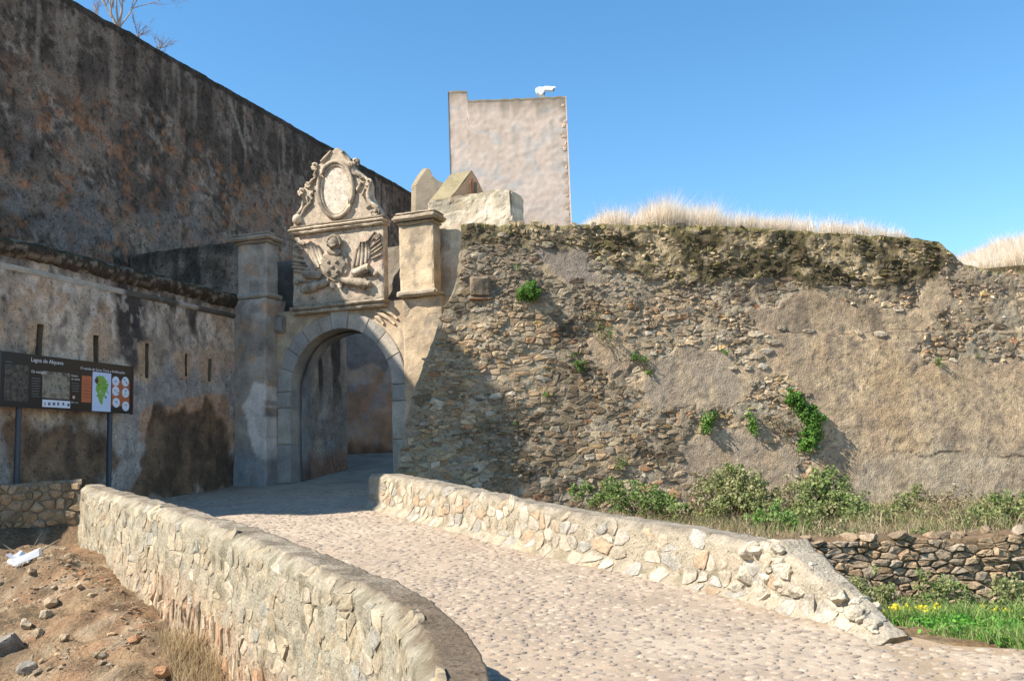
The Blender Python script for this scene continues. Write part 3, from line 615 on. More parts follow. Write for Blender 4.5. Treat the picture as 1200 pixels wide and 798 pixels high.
    p_in = W(p[:, 0], p[:, 1], np.full(40, o1 - .03)); vv = np.vstack([W(p[:, 0], p[:, 1], np.full(40, o1 + .016)), p_in])
    mk('medallion_plate', vv, [list(range(40))] + [[i, (i + 1) % 40, 40 + (i + 1) % 40, 40 + i] for i in range(40)], M_CARVE, pd, (.62, .57, .50))
    def curl(cx, cy, r, turn=1.4, a0=0, sg=1, rr=.045, tone=LIME * .95):
        n = 14; pts = []
        for k in range(n):
            u_ = k / (n - 1); a = a0 + sg * u_ * turn * 2 * math.pi; q = r * (1 - .75 * u_); pts.append((cx + q * math.cos(a), cy + q * math.sin(a)))
        tube('scroll', pts, np.linspace(rr, rr * .6, n), o1 + .02, tone, 7, parent=pd)
    for c_ in ((369.5, 195, 4.5, 1.4, 1, 1), (361, 216.5, 3.6, 1.3, 0, 1), (354, 225, 4.2, 1.4, 2, 1), (416.5, 190, 4.2, 1.4, 1, -1), (410.5, 193, 2.6, 1.2, 1, -1), (424, 208, 3.0, 1.3, 1, -1), (432, 213.5, 4.6, 1.4, 3, -1), (441, 248, 5.2, 1.4, 3, -1)): curl(*c_)
    S_ = [[(371, 198), (369, 205), (373, 209), (366, 212), (358, 220)], [(354, 228), (357, 238), (353, 246), (347, 253)], [(366, 228), (364, 238), (358, 244), (352, 254)], [(361, 230), (362, 240), (355, 250)], [(368, 222), (364, 230), (366, 234)], [(376, 190), (381, 186), (388, 177)],
          [(412, 197), (414, 203), (424, 206), (430, 210)], [(434, 216), (431, 226), (432, 234), (438, 242)], [(427, 231), (433, 238), (441, 244)], [(424, 214), (419, 222), (417, 227)], [(428, 221), (424, 229)], [(402, 178), (408, 186), (410, 192)], [(429, 244), (436, 239), (443, 243)]]
    for p_ in S_: tube('scroll', p_, [.035] + [.062] * (len(p_) - 2) + [.03], o1 + .015, LIME * random.uniform(.85, 1.02), 7, parent=pd)
    q = PXp(349, 257.5); v, f = ball_geo(W(np.array(q[0]), np.array(q[1]), np.array(o1 + .02)), .14, 10, 7); mk('ball', v, f, M_CARVE, pd, LIME * 1.25, smooth=True)
    q = PXp(441, 248); v, f = ball_geo(W(np.array(q[0]), np.array(q[1]), np.array(o1 + .04)), .05, 8, 6); mk('ball', v, f, M_CARVE, pd, LIME * .9, smooth=True)
build_relief()

# ---- beyond the gate ------------------------------------------------
def build_courtyard_wall():
    P0 = at_depth(392, 530, 32.5); d = np.array([.97, .24, 0]); d /= np.linalg.norm(d); nrm = np.array([d[1], -d[0], 0])
    root = thing('courtyard_wall', 'peeling peach and grey plaster wall seen through the archway', 'wall', P0)
    base = P0[2] - .6
    av = np.arange(-2.2, 4.5, .05); zl = at_depth(430, 432, 33)[2]
    def col(a, z, P, fr):
        e = zl + .28 * (np.abs(np.sin(a * 3.1 + 1.5 * vn(a * 2, 0 * a, 3))) - .5) + .25 * (fbm(a * 2.5, z * .6, 3, 130) - .5)
        lo = mixc([.93, .60, .42], [.80, .44, .27], sst(.35, .65, fbm(a * 1.2, z * 1.6, 4, 131))); lo = mixc(lo, [.70, .62, .58], sst(.62, .7, fbm(a * 3, z * 2, 4, 132)) * .5)
        up = mixc([.56, .42, .34], [.38, .30, .25], fbm(a * 2, z * 2, 4, 133)); c = mixc(up, lo, sst(.03, -.03, z - e)); c = mixc(c, [.62, .5, .4], sst(.06, .0, np.abs(z - e)) * .6)
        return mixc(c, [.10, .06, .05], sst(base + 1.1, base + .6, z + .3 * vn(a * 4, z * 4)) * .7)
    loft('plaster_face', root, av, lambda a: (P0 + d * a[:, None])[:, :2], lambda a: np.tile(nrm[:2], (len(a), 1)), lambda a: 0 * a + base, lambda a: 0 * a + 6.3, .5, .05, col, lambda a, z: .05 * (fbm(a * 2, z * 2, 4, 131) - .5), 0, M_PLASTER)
build_courtyard_wall()

def build_tower():
    Y = 45.0; a = at_depth(529, 262, Y); b = at_depth(670, 262, Y); tl = at_depth(525, 107, Y); tr = at_depth(664, 113, Y)
    L = b[0] - a[0]; root = thing('tower', 'square plastered tower with a raised corner, standing behind the gateway', 'tower', (a[0], Y, 2))
    z_l, z_m, z_r = tl[2], at_depth(548, 118, Y)[2], tr[2]; xm = (at_depth(548, 118, Y)[0] - tl[0])
    av = np.concatenate([np.arange(0, xm - .02, .09), [xm - .02, xm + .02], np.arange(xm + .06, L, .09), [L]])
    def zt(x): return np.where(x < xm, z_l, z_m + (z_r - z_m) * (x - xm) / (L - xm)) + .05 * (vn(x * 4, 0 * x, 5) - .5)
    def col(x, z, P, fr):
        c = mixc([.68, .53, .42], [.73, .585, .475], sst(.35, .65, fbm(x * .8, z * .8, 5, 140))); c = mixc(c, [.50, .39, .29], sst(.5, .7, fbm(x * 4, z * 3, 4, 141)) * .3)
        c = mixc(c, [.56, .52, .47], sst(.6, .68, fbm(x * 1.3, z * 2, 4, 142)) * .7)
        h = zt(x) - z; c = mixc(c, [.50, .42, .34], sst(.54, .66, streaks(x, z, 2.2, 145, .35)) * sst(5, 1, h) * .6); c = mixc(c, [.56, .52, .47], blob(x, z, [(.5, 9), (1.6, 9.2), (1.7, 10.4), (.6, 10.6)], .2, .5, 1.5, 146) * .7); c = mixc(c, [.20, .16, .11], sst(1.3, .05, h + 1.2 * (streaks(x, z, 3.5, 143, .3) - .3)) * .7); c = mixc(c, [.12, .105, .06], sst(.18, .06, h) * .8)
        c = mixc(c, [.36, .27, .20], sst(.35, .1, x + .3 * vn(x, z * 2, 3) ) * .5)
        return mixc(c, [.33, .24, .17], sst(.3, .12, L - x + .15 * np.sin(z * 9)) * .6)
    nrm = np.array([0, -1.])
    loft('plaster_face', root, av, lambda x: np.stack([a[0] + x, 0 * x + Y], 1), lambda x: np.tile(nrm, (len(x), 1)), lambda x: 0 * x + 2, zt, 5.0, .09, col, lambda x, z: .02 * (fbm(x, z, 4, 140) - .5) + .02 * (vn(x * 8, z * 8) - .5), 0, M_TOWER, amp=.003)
    z = 8.0; fr = (np.array([b[0], Y, 0]), np.array([1., 0, 0]), UP, np.array([0, -1., 0])); k = 0
    while z < z_r - .25:
        h = random.uniform(.2, .34); w = .32 if k % 2 else .2
        rbox('quoin', root, fr, (-w, -.012), (z + .012, min(z + h, z_r - .1)), (-.4, .012), .12, .006, pick([(.62, .48, .37), (.66, .53, .43), (.58, .44, .33)], .1), wear=.03); z += h; k += 1
    # security camera on the parapet
    Q = at_depth(636, 112, Y + .5); z0 = z_r - .03; f = (np.array([Q[0], Y + .5, z0]), np.array([1., 0, 0]), np.array([0, 1., 0]), UP)
    cr = thing('security_camera', 'white security camera on a short post on top of the tower', 'security camera', (Q[0], Y + .5, z0)); wm = flat_mat('white_housing', (.8, .8, .8), .4, .02)
    v, fc = tube_geo([(Q[0], Y + .5, z0 - .05), (Q[0], Y + .5, z0 + .36)], .065, 10); mk('post', v, fc, wm, cr)
    v, fc = tube_geo([(Q[0], Y + .5, z0 - .0), (Q[0], Y + .5, z0 + .03)], .12, 10); mk('base_plate', v, fc, wm, cr)
    v, fc = tube_geo([(Q[0] + .03, Y + .5, z0 + .3), (Q[0] + .09, Y + .5, z0 + .45)], .05, 8); mk('joint', v, fc, flat_mat('grey_joint', (.25, .27, .32)), cr)
    hull = [(-.34, .62), (-.18, .70), (.06, .68), (.10, .50), (.02, .36), (-.10, .26), (-.30, .42)]; V = [(Q[0] + x, Y + .5 + s_ * .16, z0 + z) for s_ in (-1, 1) for x, z in hull]; n = 7
    mk('junction_box', V, [list(range(n)), list(range(n, 2 * n))[::-1]] + [[i, (i + 1) % n, n + (i + 1) % n, n + i] for i in range(n)], wm, cr)
    v, fc = tube_geo([(Q[0] + .02, Y + .42, z0 + .58), (Q[0] + .12, Y + .38, z0 + .57), (Q[0] + .5, Y + .25, z0 + .48), (Q[0] + .53, Y + .24, z0 + .475)], [.07, .1, .1, .085], 10); h = mk('camera_body', v, fc, wm, cr)
    v, fc = tube_geo([(Q[0] + .10, Y + .39, z0 + .68), (Q[0] + .62, Y + .21, z0 + .56)], .045, 6); mk('sun_shield', v, fc, wm, cr)
    v, fc = tube_geo([(Q[0] + .5, Y + .25, z0 + .47), (Q[0] + .545, Y + .235, z0 + .465)], .075, 10); mk('lens', v, fc, flat_mat('dark_lens', (.03, .03, .035), .15), cr)
build_tower()

def build_roofs():
    # two small curved-profile roofs behind the gate: gable tones paint in light and shade
    def roof(name, label, pts_front, depth_vec, tone, Y, gable, cols=(.24, .18, .13)):
        fr = np.array([at_depth(x, y, Y) for x, y in pts_front]); bk = fr + depth_vec; m = len(fr); root = thing(name, label, 'roof', fr.mean(0) - [0, 0, 1])
        V = np.concatenate([fr, bk]); F = [[i, (i + 1) % m, m + (i + 1) % m, m + i] for i in range(m)]
        mk('roof_shell', V + jig(V, 3, .01), F + [list(range(m, 2 * m))], M_PLASTER, root, tone)
        mk('gable', fr + jig(fr, 3, .01) - depth_vec * .02, [list(range(m))], M_PLASTER, root, cols)
        return root, fr
    dv = -ud * 1.0 + wd * .1
    roof('turret_roof', 'small grey roof with a concave edge behind the gate pier, its dark gable facing right', [(487, 256), (487.5, 217), (494, 206), (501, 197), (504, 198), (507, 206), (512, 211), (520, 215), (520, 256)], dv * .16, (.36, .31, .23), 28.6, None, (.42, .36, .28))
    r, fr = roof('turret_roof', 'larger lichened ridge roof with curved gable in front of the tower', [(527, 258), (528, 231), (536, 222), (544, 211), (552, 200), (558, 209), (566, 226), (566, 258)], dv * .72, (.30, .27, .18), 28.0, None)
    rbox('timber', r, (at_depth(552, 214, 27.97), np.array([1., 0, 0]), UP, np.array([0, -1., 0])), (-.05, .05), (-.45, .12), (0, .03), .1, .004, (.22, .10, .06))
build_roofs()
# ================================================================ ground, road and parapets
class Line:
    def __init__(s, pts):
        p = np.array(pts, float); t = np.r_[0, np.cumsum(np.linalg.norm(np.diff(p, axis=0), axis=1))]; tt = np.arange(0, t[-1], .05); q = np.stack([np.interp(tt, t, p[:, 0]), np.interp(tt, t, p[:, 1])], 1)
        k = np.ones(25) / 25; pad = np.vstack([q[0] + (q[0] - q[1]) * np.arange(12, 0, -1)[:, None], q, q[-1] + (q[-1] - q[-2]) * np.arange(1, 13)[:, None]])
        s.q = np.stack([np.convolve(pad[:, i], k, 'valid') for i in (0, 1)], 1); s.t = np.r_[0, np.cumsum(np.linalg.norm(np.diff(s.q, axis=0), axis=1))]; s.L = s.t[-1]
        d = np.gradient(s.q, axis=0); d /= np.linalg.norm(d, axis=1)[:, None]; s.n = np.stack([d[:, 1], -d[:, 0]], 1)
    def C(s, a): return np.stack([np.interp(a, s.t, s.q[:, i]) for i in (0, 1)], 1)
    def N(s, a):
        n = np.stack([np.interp(a, s.t, s.n[:, i]) for i in (0, 1)], 1); return n / np.linalg.norm(n, axis=1)[:, None]
LPL = Line([(-7.98, 18.05), (-7.4, 17.1), (-5.75, 14.65), (-3.4, 11.05), (-2.5, 9.45), (-1.68, 8.0), (-1.22, 7.2), (-.88, 6.45), (-.62, 5.45), (-.5, 4.6), (-.45, 3.4)])
RPL = Line([(-2.92, 19.5), (-2.62, 18.95), (-1.19, 16.04), (-.09, 13.82), (.6, 12.48), (1.18, 11.65), (1.75, 10.75), (2.2, 9.95), (2.5, 9.15), (2.70, 8.6), (2.93, 8.0)])
TH = .42
def xL(y): y = np.asarray(y, float); o = np.argsort(LPL.q[:, 1]); return np.interp(y, LPL.q[o, 1], LPL.q[o, 0]) + .2
def xR(y): y = np.asarray(y, float); o = np.argsort(RPL.q[:, 1]); return np.interp(y, RPL.q[o, 1], RPL.q[o, 0]) + .2
def zdirt(y): return np.where(y > 8, -.58 + .158 * (np.minimum(y, 18) - 10.5), -.975 + .02 * (y - 8))
LWA = at_depth(948, 700, 11.2)[:2]; LWB = at_depth(1215, 700, 11.0)[:2]
def G(x, y):
    x = np.asarray(x, float); y = np.asarray(y, float); rd = np.minimum(zroad(y), 2.6)
    dz = zdirt(y) + .45 * np.exp(-((xL(y) - .9 - x) / .9) ** 2) * sst(17.5, 14, y) * sst(8, 11, y) * fbm(x, y, 2, 199) + .30 * (fbm(x * .55, y * .55, 3, 200) - .5) + .20 * (fbm(x * 2.2, y * 2.2, 4, 201) - .5) + .11 * (fbm(x * 7, y * 7, 3, 202) - .5) + .03 * (vn(x * 17, y * 17, 206) - .5)
    dz = dz - .22 * np.exp(-(((x + 7.6) / 1.3) ** 2 + ((y - 14.2) / .5) ** 2))
    left = (x < xL(y)) & (y < 18.05); z = np.where(left, dz, rd)
    yw = 11.42 + .0 * x
    tr = np.where(y > yw, .56 + .0 * y, .14 - .34 * sst(8.6, 10.6, y)) + .14 * (fbm(x * .9, y * .9, 4, 203) - .5) + .05 * (fbm(x * 5, y * 5, 3, 204) - .5)
    tr = np.where(y < 7.9, .10 + .04 * (fbm(x * 2, y * 2, 3, 205) - .5), tr)
    right = (x > xR(y) + .1) & (y > 7.2) & (y < 19.2) | (x > -1.9) & (y >= 19.2) & (y < 22.8 + (x + 2.44) * .15) & (x < 30)
    z = np.where(right, tr, z)
    far = np.hypot(x, y - 15); return z * (1 - sst(45, 120, far)) + sst(60, 400, far) * -1.0
def xRr(y):
    y = np.asarray(y, float); k = [(2.2, 12), (6.3, 10), (6.9, 6.2), (7.25, 4.9), (7.6, 3.9), (7.95, 3.3), (8.2, 3.12)]
    e = np.interp(y, [a for a, b in k], [b for a, b in k]); r = xR(y); return np.where(y < 8.2, e, np.where(y < 19, r, np.where(y < 21, -1.9, -1.2)))
def build_ground():
    xs = np.concatenate([-np.geomspace(800, 12.5, 26), np.arange(-12, 0, .055), np.arange(0, 9.5, .09), np.geomspace(10, 800, 26)]); ys = np.concatenate([-np.geomspace(800, 3, 22), np.arange(2.2, 6, .12), np.arange(6, 18.2, .06), np.arange(18.2, 23, .1), np.geomspace(23.3, 900, 40)])
    X, Y = np.meshgrid(xs, ys); x, y = X.ravel(), Y.ravel(); z = G(x, y)
    zone = (x > xL(y) + .12) & (x < xR(y) - .05) & (y < 19) | (y >= 18.1) & (y < 36) & (x < -1.6) & (x > -10)
    near = (y < 8.3) & (x > xL(y) + .12) & (x < xRr(y) - .02); z = np.where(zone | near, z - .10, z)
    c = mixc([.36, .27, .18], [.27, .20, .135], sst(.35, .65, fbm(x * .8, y * .8, 4, 210))); c = mixc(c, [.42, .27, .17], sst(.52, .68, fbm(x * 1.1 + 3, y * 1.1, 4, 211)) * .55)
    c = mixc(c, [.45, .39, .30], sst(.55, .7, fbm(x * 4, y * 4, 4, 212)) * .7); c = mixc(c, [.15, .12, .085], sst(.56, .7, fbm(x * 2.5, y * 2.5, 4, 213)) * .7)
    rt = (x > xR(y)) & (y < 10.9); c = np.where(rt[:, None], c * [1.0, .98, .86], c)
    o = mk('ground', np.stack([x, y, z], 1), gridF(len(ys), len(xs)), M_DIRT, None, c, smooth=True, kind='structure')
build_ground()
def zr_full(x, y): return zroad(y) + .035 * (fbm(x * .7, y * .7, 3, 220) - .5) + .030 * (fbm(x * 6, y * 6, 3, 221) - .5)
def build_road():
    ys = np.arange(2.2, 34.5, .07); nc = 110; V = []
    for y in ys:
        if y < 18.15: l = float(xL(y)) - .0
        else: l = float(roll_xy(y)) - .3
        if y > 24.8: l = -8.5
        r = float(xRr(y)) if y < 24.5 else -.3; x = np.linspace(l, r, nc); V.append(np.stack([x, np.full(nc, y), zr_full(x, np.full(nc, y))], 1))
    V = np.concatenate(V); x, y = V[:, 0], V[:, 1]
    c = mixc([.56, .455, .36], [.62, .52, .42], sst(.35, .65, fbm(x * .6, y * .6, 4, 222))); c = mixc(c, [.43, .35, .28], sst(.52, .7, fbm(x * 2.2, y * 2.2, 4, 223)) * .55)
    e = np.minimum(np.abs(x - xL(y) - .15), np.abs(xR(y) - .15 - x)); c = mixc(c, [.44, .34, .23], sst(.35, .05, e + .2 * (vn(x * 3, y * 3) - .5)) * .7)
    c = mixc(c, [.40, .33, .27], sst(.45, .7, fbm(x * 1.1, y * 1.1, 4, 226)) * .4)
    ed = (y < 8.2) & (x > xRr(y) - .35); c = mixc(c, [.42, .31, .20], ed * .6)
    o = mk('road', V, gridF(len(ys), nc), M_SAND, None, c, smooth=True, kind='structure')
    # worn cobbles standing just proud of the sand
    pts = []; y = 2.4
    while y < 24:
        st = .084 + .0015 * y; l = float(xL(y)) + .25 if y < 18.2 else float(roll_xy(y)) + .15; r = min(float(xRr(y)), 6.5) - (.1 if y < 8.2 else .08); x = l + random.uniform(0, .1)
        while x < r: pts.append((x, y + random.uniform(-.05, .05))); x += random.uniform(.8, 2.1) * st
        y += st * .82
    pts = np.array(pts); d = np.linalg.norm(pts - EYE[:2], axis=1); vis = np.abs(pts[:, 0] / pts[:, 1]) < .56; pts = pts[vis & (pts[:, 1] > 4.2)]; keepr = RNG.random(len(pts)) < np.where(fbm(pts[:, 0] * .9, pts[:, 1] * .9, 3, 225) > .40, .97, .75); pts = pts[keepr]; pts = pts[np.argsort(pts[:, 1])]
    zall = zr_full(pts[:, 0], pts[:, 1]); n = 8; acc = Acc(); big = set(np.where((pts[:, 1] > 6.6))[0][:300].tolist()); ang = np.linspace(0, 2 * math.pi, n, endpoint=False)
    PALC = [(.53, .44, .355), (.56, .47, .385), (.48, .40, .33), (.50, .425, .36), (.59, .50, .41), (.42, .35, .30), (.54, .44, .355)]
    for i, (x, y) in enumerate(pts):
        rx_, ry_ = random.uniform(.034, .068), random.uniform(.027, .045); ph = random.uniform(-.5, .5); h = random.uniform(.002, .012); rr = RNG.uniform(.82, 1.15, n)
        cx = np.cos(ang) * rx_ * rr; cy = np.sin(ang) * ry_ * rr; X = cx * math.cos(ph) - cy * math.sin(ph); Yy = cx * math.sin(ph) + cy * math.cos(ph)
        zs = float(zall[i]); sl = .0725 if y > 6.3 else 0
        V = np.concatenate([np.stack([x + X * s_, y + Yy * s_, zs + sl * Yy * s_ + hh], 1) for s_, hh in ((1.05, -.02), (.92, h * .45), (.6, h * .9))] + [[[x, y, zs + h]]])
        F = [[r * n + k, r * n + (k + 1) % n, (r + 1) * n + (k + 1) % n, (r + 1) * n + k] for r in range(2) for k in range(n)] + [[2 * n + k, 2 * n + (k + 1) % n, 3 * n] for k in range(n)]
        c = pick(PALC, .12)
        if i in big: mk('cobble', V, F, M_SAND, o, c, smooth=True)
        else: acc.add(V, F, c)
    acc.out('small_cobbles', M_SAND, o, smooth=True, kind='stuff')
build_road()

LIMES = [(.46, .41, .32), (.43, .39, .31), (.50, .45, .36), (.40, .39, .34), (.45, .40, .31), (.39, .395, .37), (.44, .38, .28), (.56, .51, .43), (.40, .36, .28), (.46, .42, .34)]
def cap_noise(a, z): return fbm(a * 1.6, z * 1.6, 4, 230)
def build_left_parapet():
    ln = LPL; root = thing('parapet_wall', 'long curved rubble parapet with a rough mortar top, left of the cobbled road', 'wall', (*ln.q[len(ln.q) // 2], 0))
    def zt(a):
        c = ln.C(a); return zroad(c[:, 1]) + .73 - .02 * sst(11, 16, a) - .35 * sst(ln.L - .9, ln.L + .1, a) + .035 * (fbm(a * 2.2, 0 * a, 3, 231) - .5) + .02 * (fbm(a * 9, 0 * a, 2, 232) - .5)
    def zb(a): c = ln.C(a); return zdirt(c[:, 1]) - .35
    def disp(a, z): return .10 * (fbm(a * .9, z * .9, 3, 233) - .5) + .045 * (fbm(a * 5, z * 5, 4, 234) - .5) - .10 * sst(.10, 0, zt(a) - z)
    def col(a, z, P, fr):
        base = mixc([.40, .365, .29], [.48, .445, .36], fbm(a * 2.5, z * 2.5, 4, 235)); base = mixc(base, [.22, .20, .14], sst(.55, .68, fbm(a * 5, z * 5, 4, 236)) * .7)
        low = sst(.75, .45, (z - zb(a)) / np.maximum(.3, zt(a) - zb(a)) + .3 * (fbm(a * 1.2, z, 3, 237) - .5)) * sst(2.5, 6, a); base = mixc(base, [.50, .35, .24], low * .6)
        x, y = P[:, 0], P[:, 1]; top = mixc([.33, .285, .225], [.46, .40, .325], sst(.35, .65, fbm(x * 3, y * 3, 5, 238))); top = mixc(top, [.20, .165, .125], sst(.50, .66, fbm(x * 7, y * 7, 4, 239)) * .7)
        top = mixc(top, [.19, .14, .095], sst(12.0, 14.4, a + 1.2 * (fbm(x * 2, y * 2, 3, 240) - .5)) * .78)
        topm = np.maximum(1 - fr, sst(.07, .0, zt(a) - z + .10 * (fbm(a * 4, z * 4, 3, 242) - .5))); return mixc(base, top, topm)
    av = np.concatenate([np.arange(0, 10, .04), np.arange(10, ln.L, .025), [ln.L]])
    loft('mortar_core', root, av, ln.C, ln.N, zb, zt, lambda a: .38 - .08 * sst(9, 15, a), .03, col, lambda a, z: disp(a, z) + .015 * sst(.42, .62, fbm(a * 3.3, z * 3.3, 4, 243)) + .012 * (fbm(a * 14, z * 14, 2, 244) - .4), .02, M_MORTAR, amp=.012, toprows=14, backrows=8)
    def P(a, z, h): a = np.asarray(a); d = disp(a, z) - .02 * (z - zb(a)) + h; q = np.zeros((len(a), 3)); q[:, :2] = ln.C(a) + ln.N(a) * d[:, None]; q[:, 2] = z; return q
    _aa = np.arange(-1, ln.L + 1, .1); _lo = zdirt(ln.C(_aa)[:, 1]) - .12; _hi = zt(_aa) - .07
    zlo = lambda a: np.interp(a, _aa, _lo); zhi = lambda a: np.interp(a, _aa, _hi)
    brick = lambda a, z: (a > 5.5) & ((z - zlo(a)) < .38 * (zhi(a) - zlo(a)) + .18 * (vn(a * 1.3, 0 * a, 3) - .5))
    def colf(a, z):
        c = pick(LIMES, .13); low = 1 - min(1, max(0, (z - zlo(a)) / (zhi(a) - zlo(a)) - .25) * 3); k = low * .35 * (a > 3); return c * (1 - k) + np.array([.50, .35, .24]) * k
    pts = course_pts(-.6, ln.L + .5, -1.1, 2.0, .22, .155, .42)
    u = rubble(root, P, pts, .22, .155, .014, .014, colf, keep=lambda a, z: (a > .05) & (a < ln.L - .05) & (z > zlo(a)) & (z < zhi(a)) & ~brick(a, z) & (RNG.random(len(a)) < .88), limit=300, rnd=.14, top=.8, mat=M_ROCK)
    pts = course_pts(5, ln.L, -1.2, .6, .10, .30, .35)
    rubble(root, P, pts, .10, .30, .014, .03, lambda a, z: pick([(.52, .37, .26), (.48, .32, .21), (.55, .46, .35), (.45, .38, .29), (.56, .43, .31)], .15), name='upright_stone', keep=lambda a, z: (z > zlo(a)) & (z < zhi(a)) & (a < ln.L - .05) & brick(a, z), limit=120, rnd=.12, top=.75, stuff_name='small_upright_stones')
    # continuation of the parapet towards the plaster wall, shade painted into its darker colours
    A = np.array([-7.95, 18.06]); B = np.array([-10.1, 18.2]); l2 = Line([A, (A + B) / 2, B]); l2.n = -l2.n * np.sign(l2.n[:, 1:2]) ; r2 = thing('parapet_wall', 'short shaded rubble parapet under the information board, at the far left', 'wall', (*(A + B) / 2, 0))
    zt2 = lambda a: 1.70 + 0 * a - .03 * a + .03 * (fbm(a * 4, 0 * a, 3, 250) - .5); zb2 = lambda a: 0 * a - .1
    dsp = lambda a, z: .08 * (fbm(a * 2, z * 2, 4, 251) - .5) - .25 * np.exp(-(((a - .35) / .22) ** 2 + ((z - .72) / .16) ** 2))
    loft('mortar_core', r2, np.arange(-.0, l2.L, .04), l2.C, l2.N, zb2, zt2, .4, .04, lambda a, z, P, fr: mixc([.20, .17, .13], [.30, .27, .22], fbm(a * 4, z * 4, 4, 252)), dsp, 0, M_MORTAR, toprows=6)
    def P2(a, z, h): q = np.zeros((len(a), 3)); q[:, :2] = l2.C(a) + l2.N(a) * (dsp(a, z) + h)[:, None]; q[:, 2] = z; return q
    rubble(r2, P2, course_pts(-.5, l2.L + .5, .0, 2.0, .22, .14, .35), .22, .14, .015, .035, lambda a, z: pick(ROCKS, .2), keep=lambda a, z: (z < 1.60) & (a > .05) & (a < l2.L - .05) & (((a - .35) / .3) ** 2 + ((z - .72) / .2) ** 2 > 1))
build_left_parapet()

def rock(name, c, r, sq, parent, tone, mat=None, seed=0, sub=3, acc=None, **k):
    import bmesh
    bm = bmesh.new(); bmesh.ops.create_icosphere(bm, subdivisions=sub, radius=1); v = np.array([x.co[:] for x in bm.verts]); F = [[q.index for q in f.verts] for f in bm.faces]; bm.free()
    rs = np.random.default_rng(seed)
    for _ in range(14):                                  # cut flat facets
        n = rs.normal(size=3); n /= np.linalg.norm(n); d = v @ n; lim = rs.uniform(.5, .85); v = v - np.maximum(0, d - lim)[:, None] * n
    v = v * np.array(sq) * r; a = rs.uniform(0, 6.28); v = v @ np.array([[math.cos(a), -math.sin(a), 0], [math.sin(a), math.cos(a), 0], [0, 0, 1]]); v = v + np.array(c); v = v + jig(v, 3 / r * .5, .08 * r, seed) + jig(v, 9 / r * .5, .03 * r, seed)
    cc = mixc(np.array(tone) * .8, np.array(tone) * 1.15, vn3(v, 2.5 / r * .4, seed))
    if acc is not None: acc.add(v, F, cc); return
    return mk(name, v, F, mat or M_ROCK, parent, cc, **k)
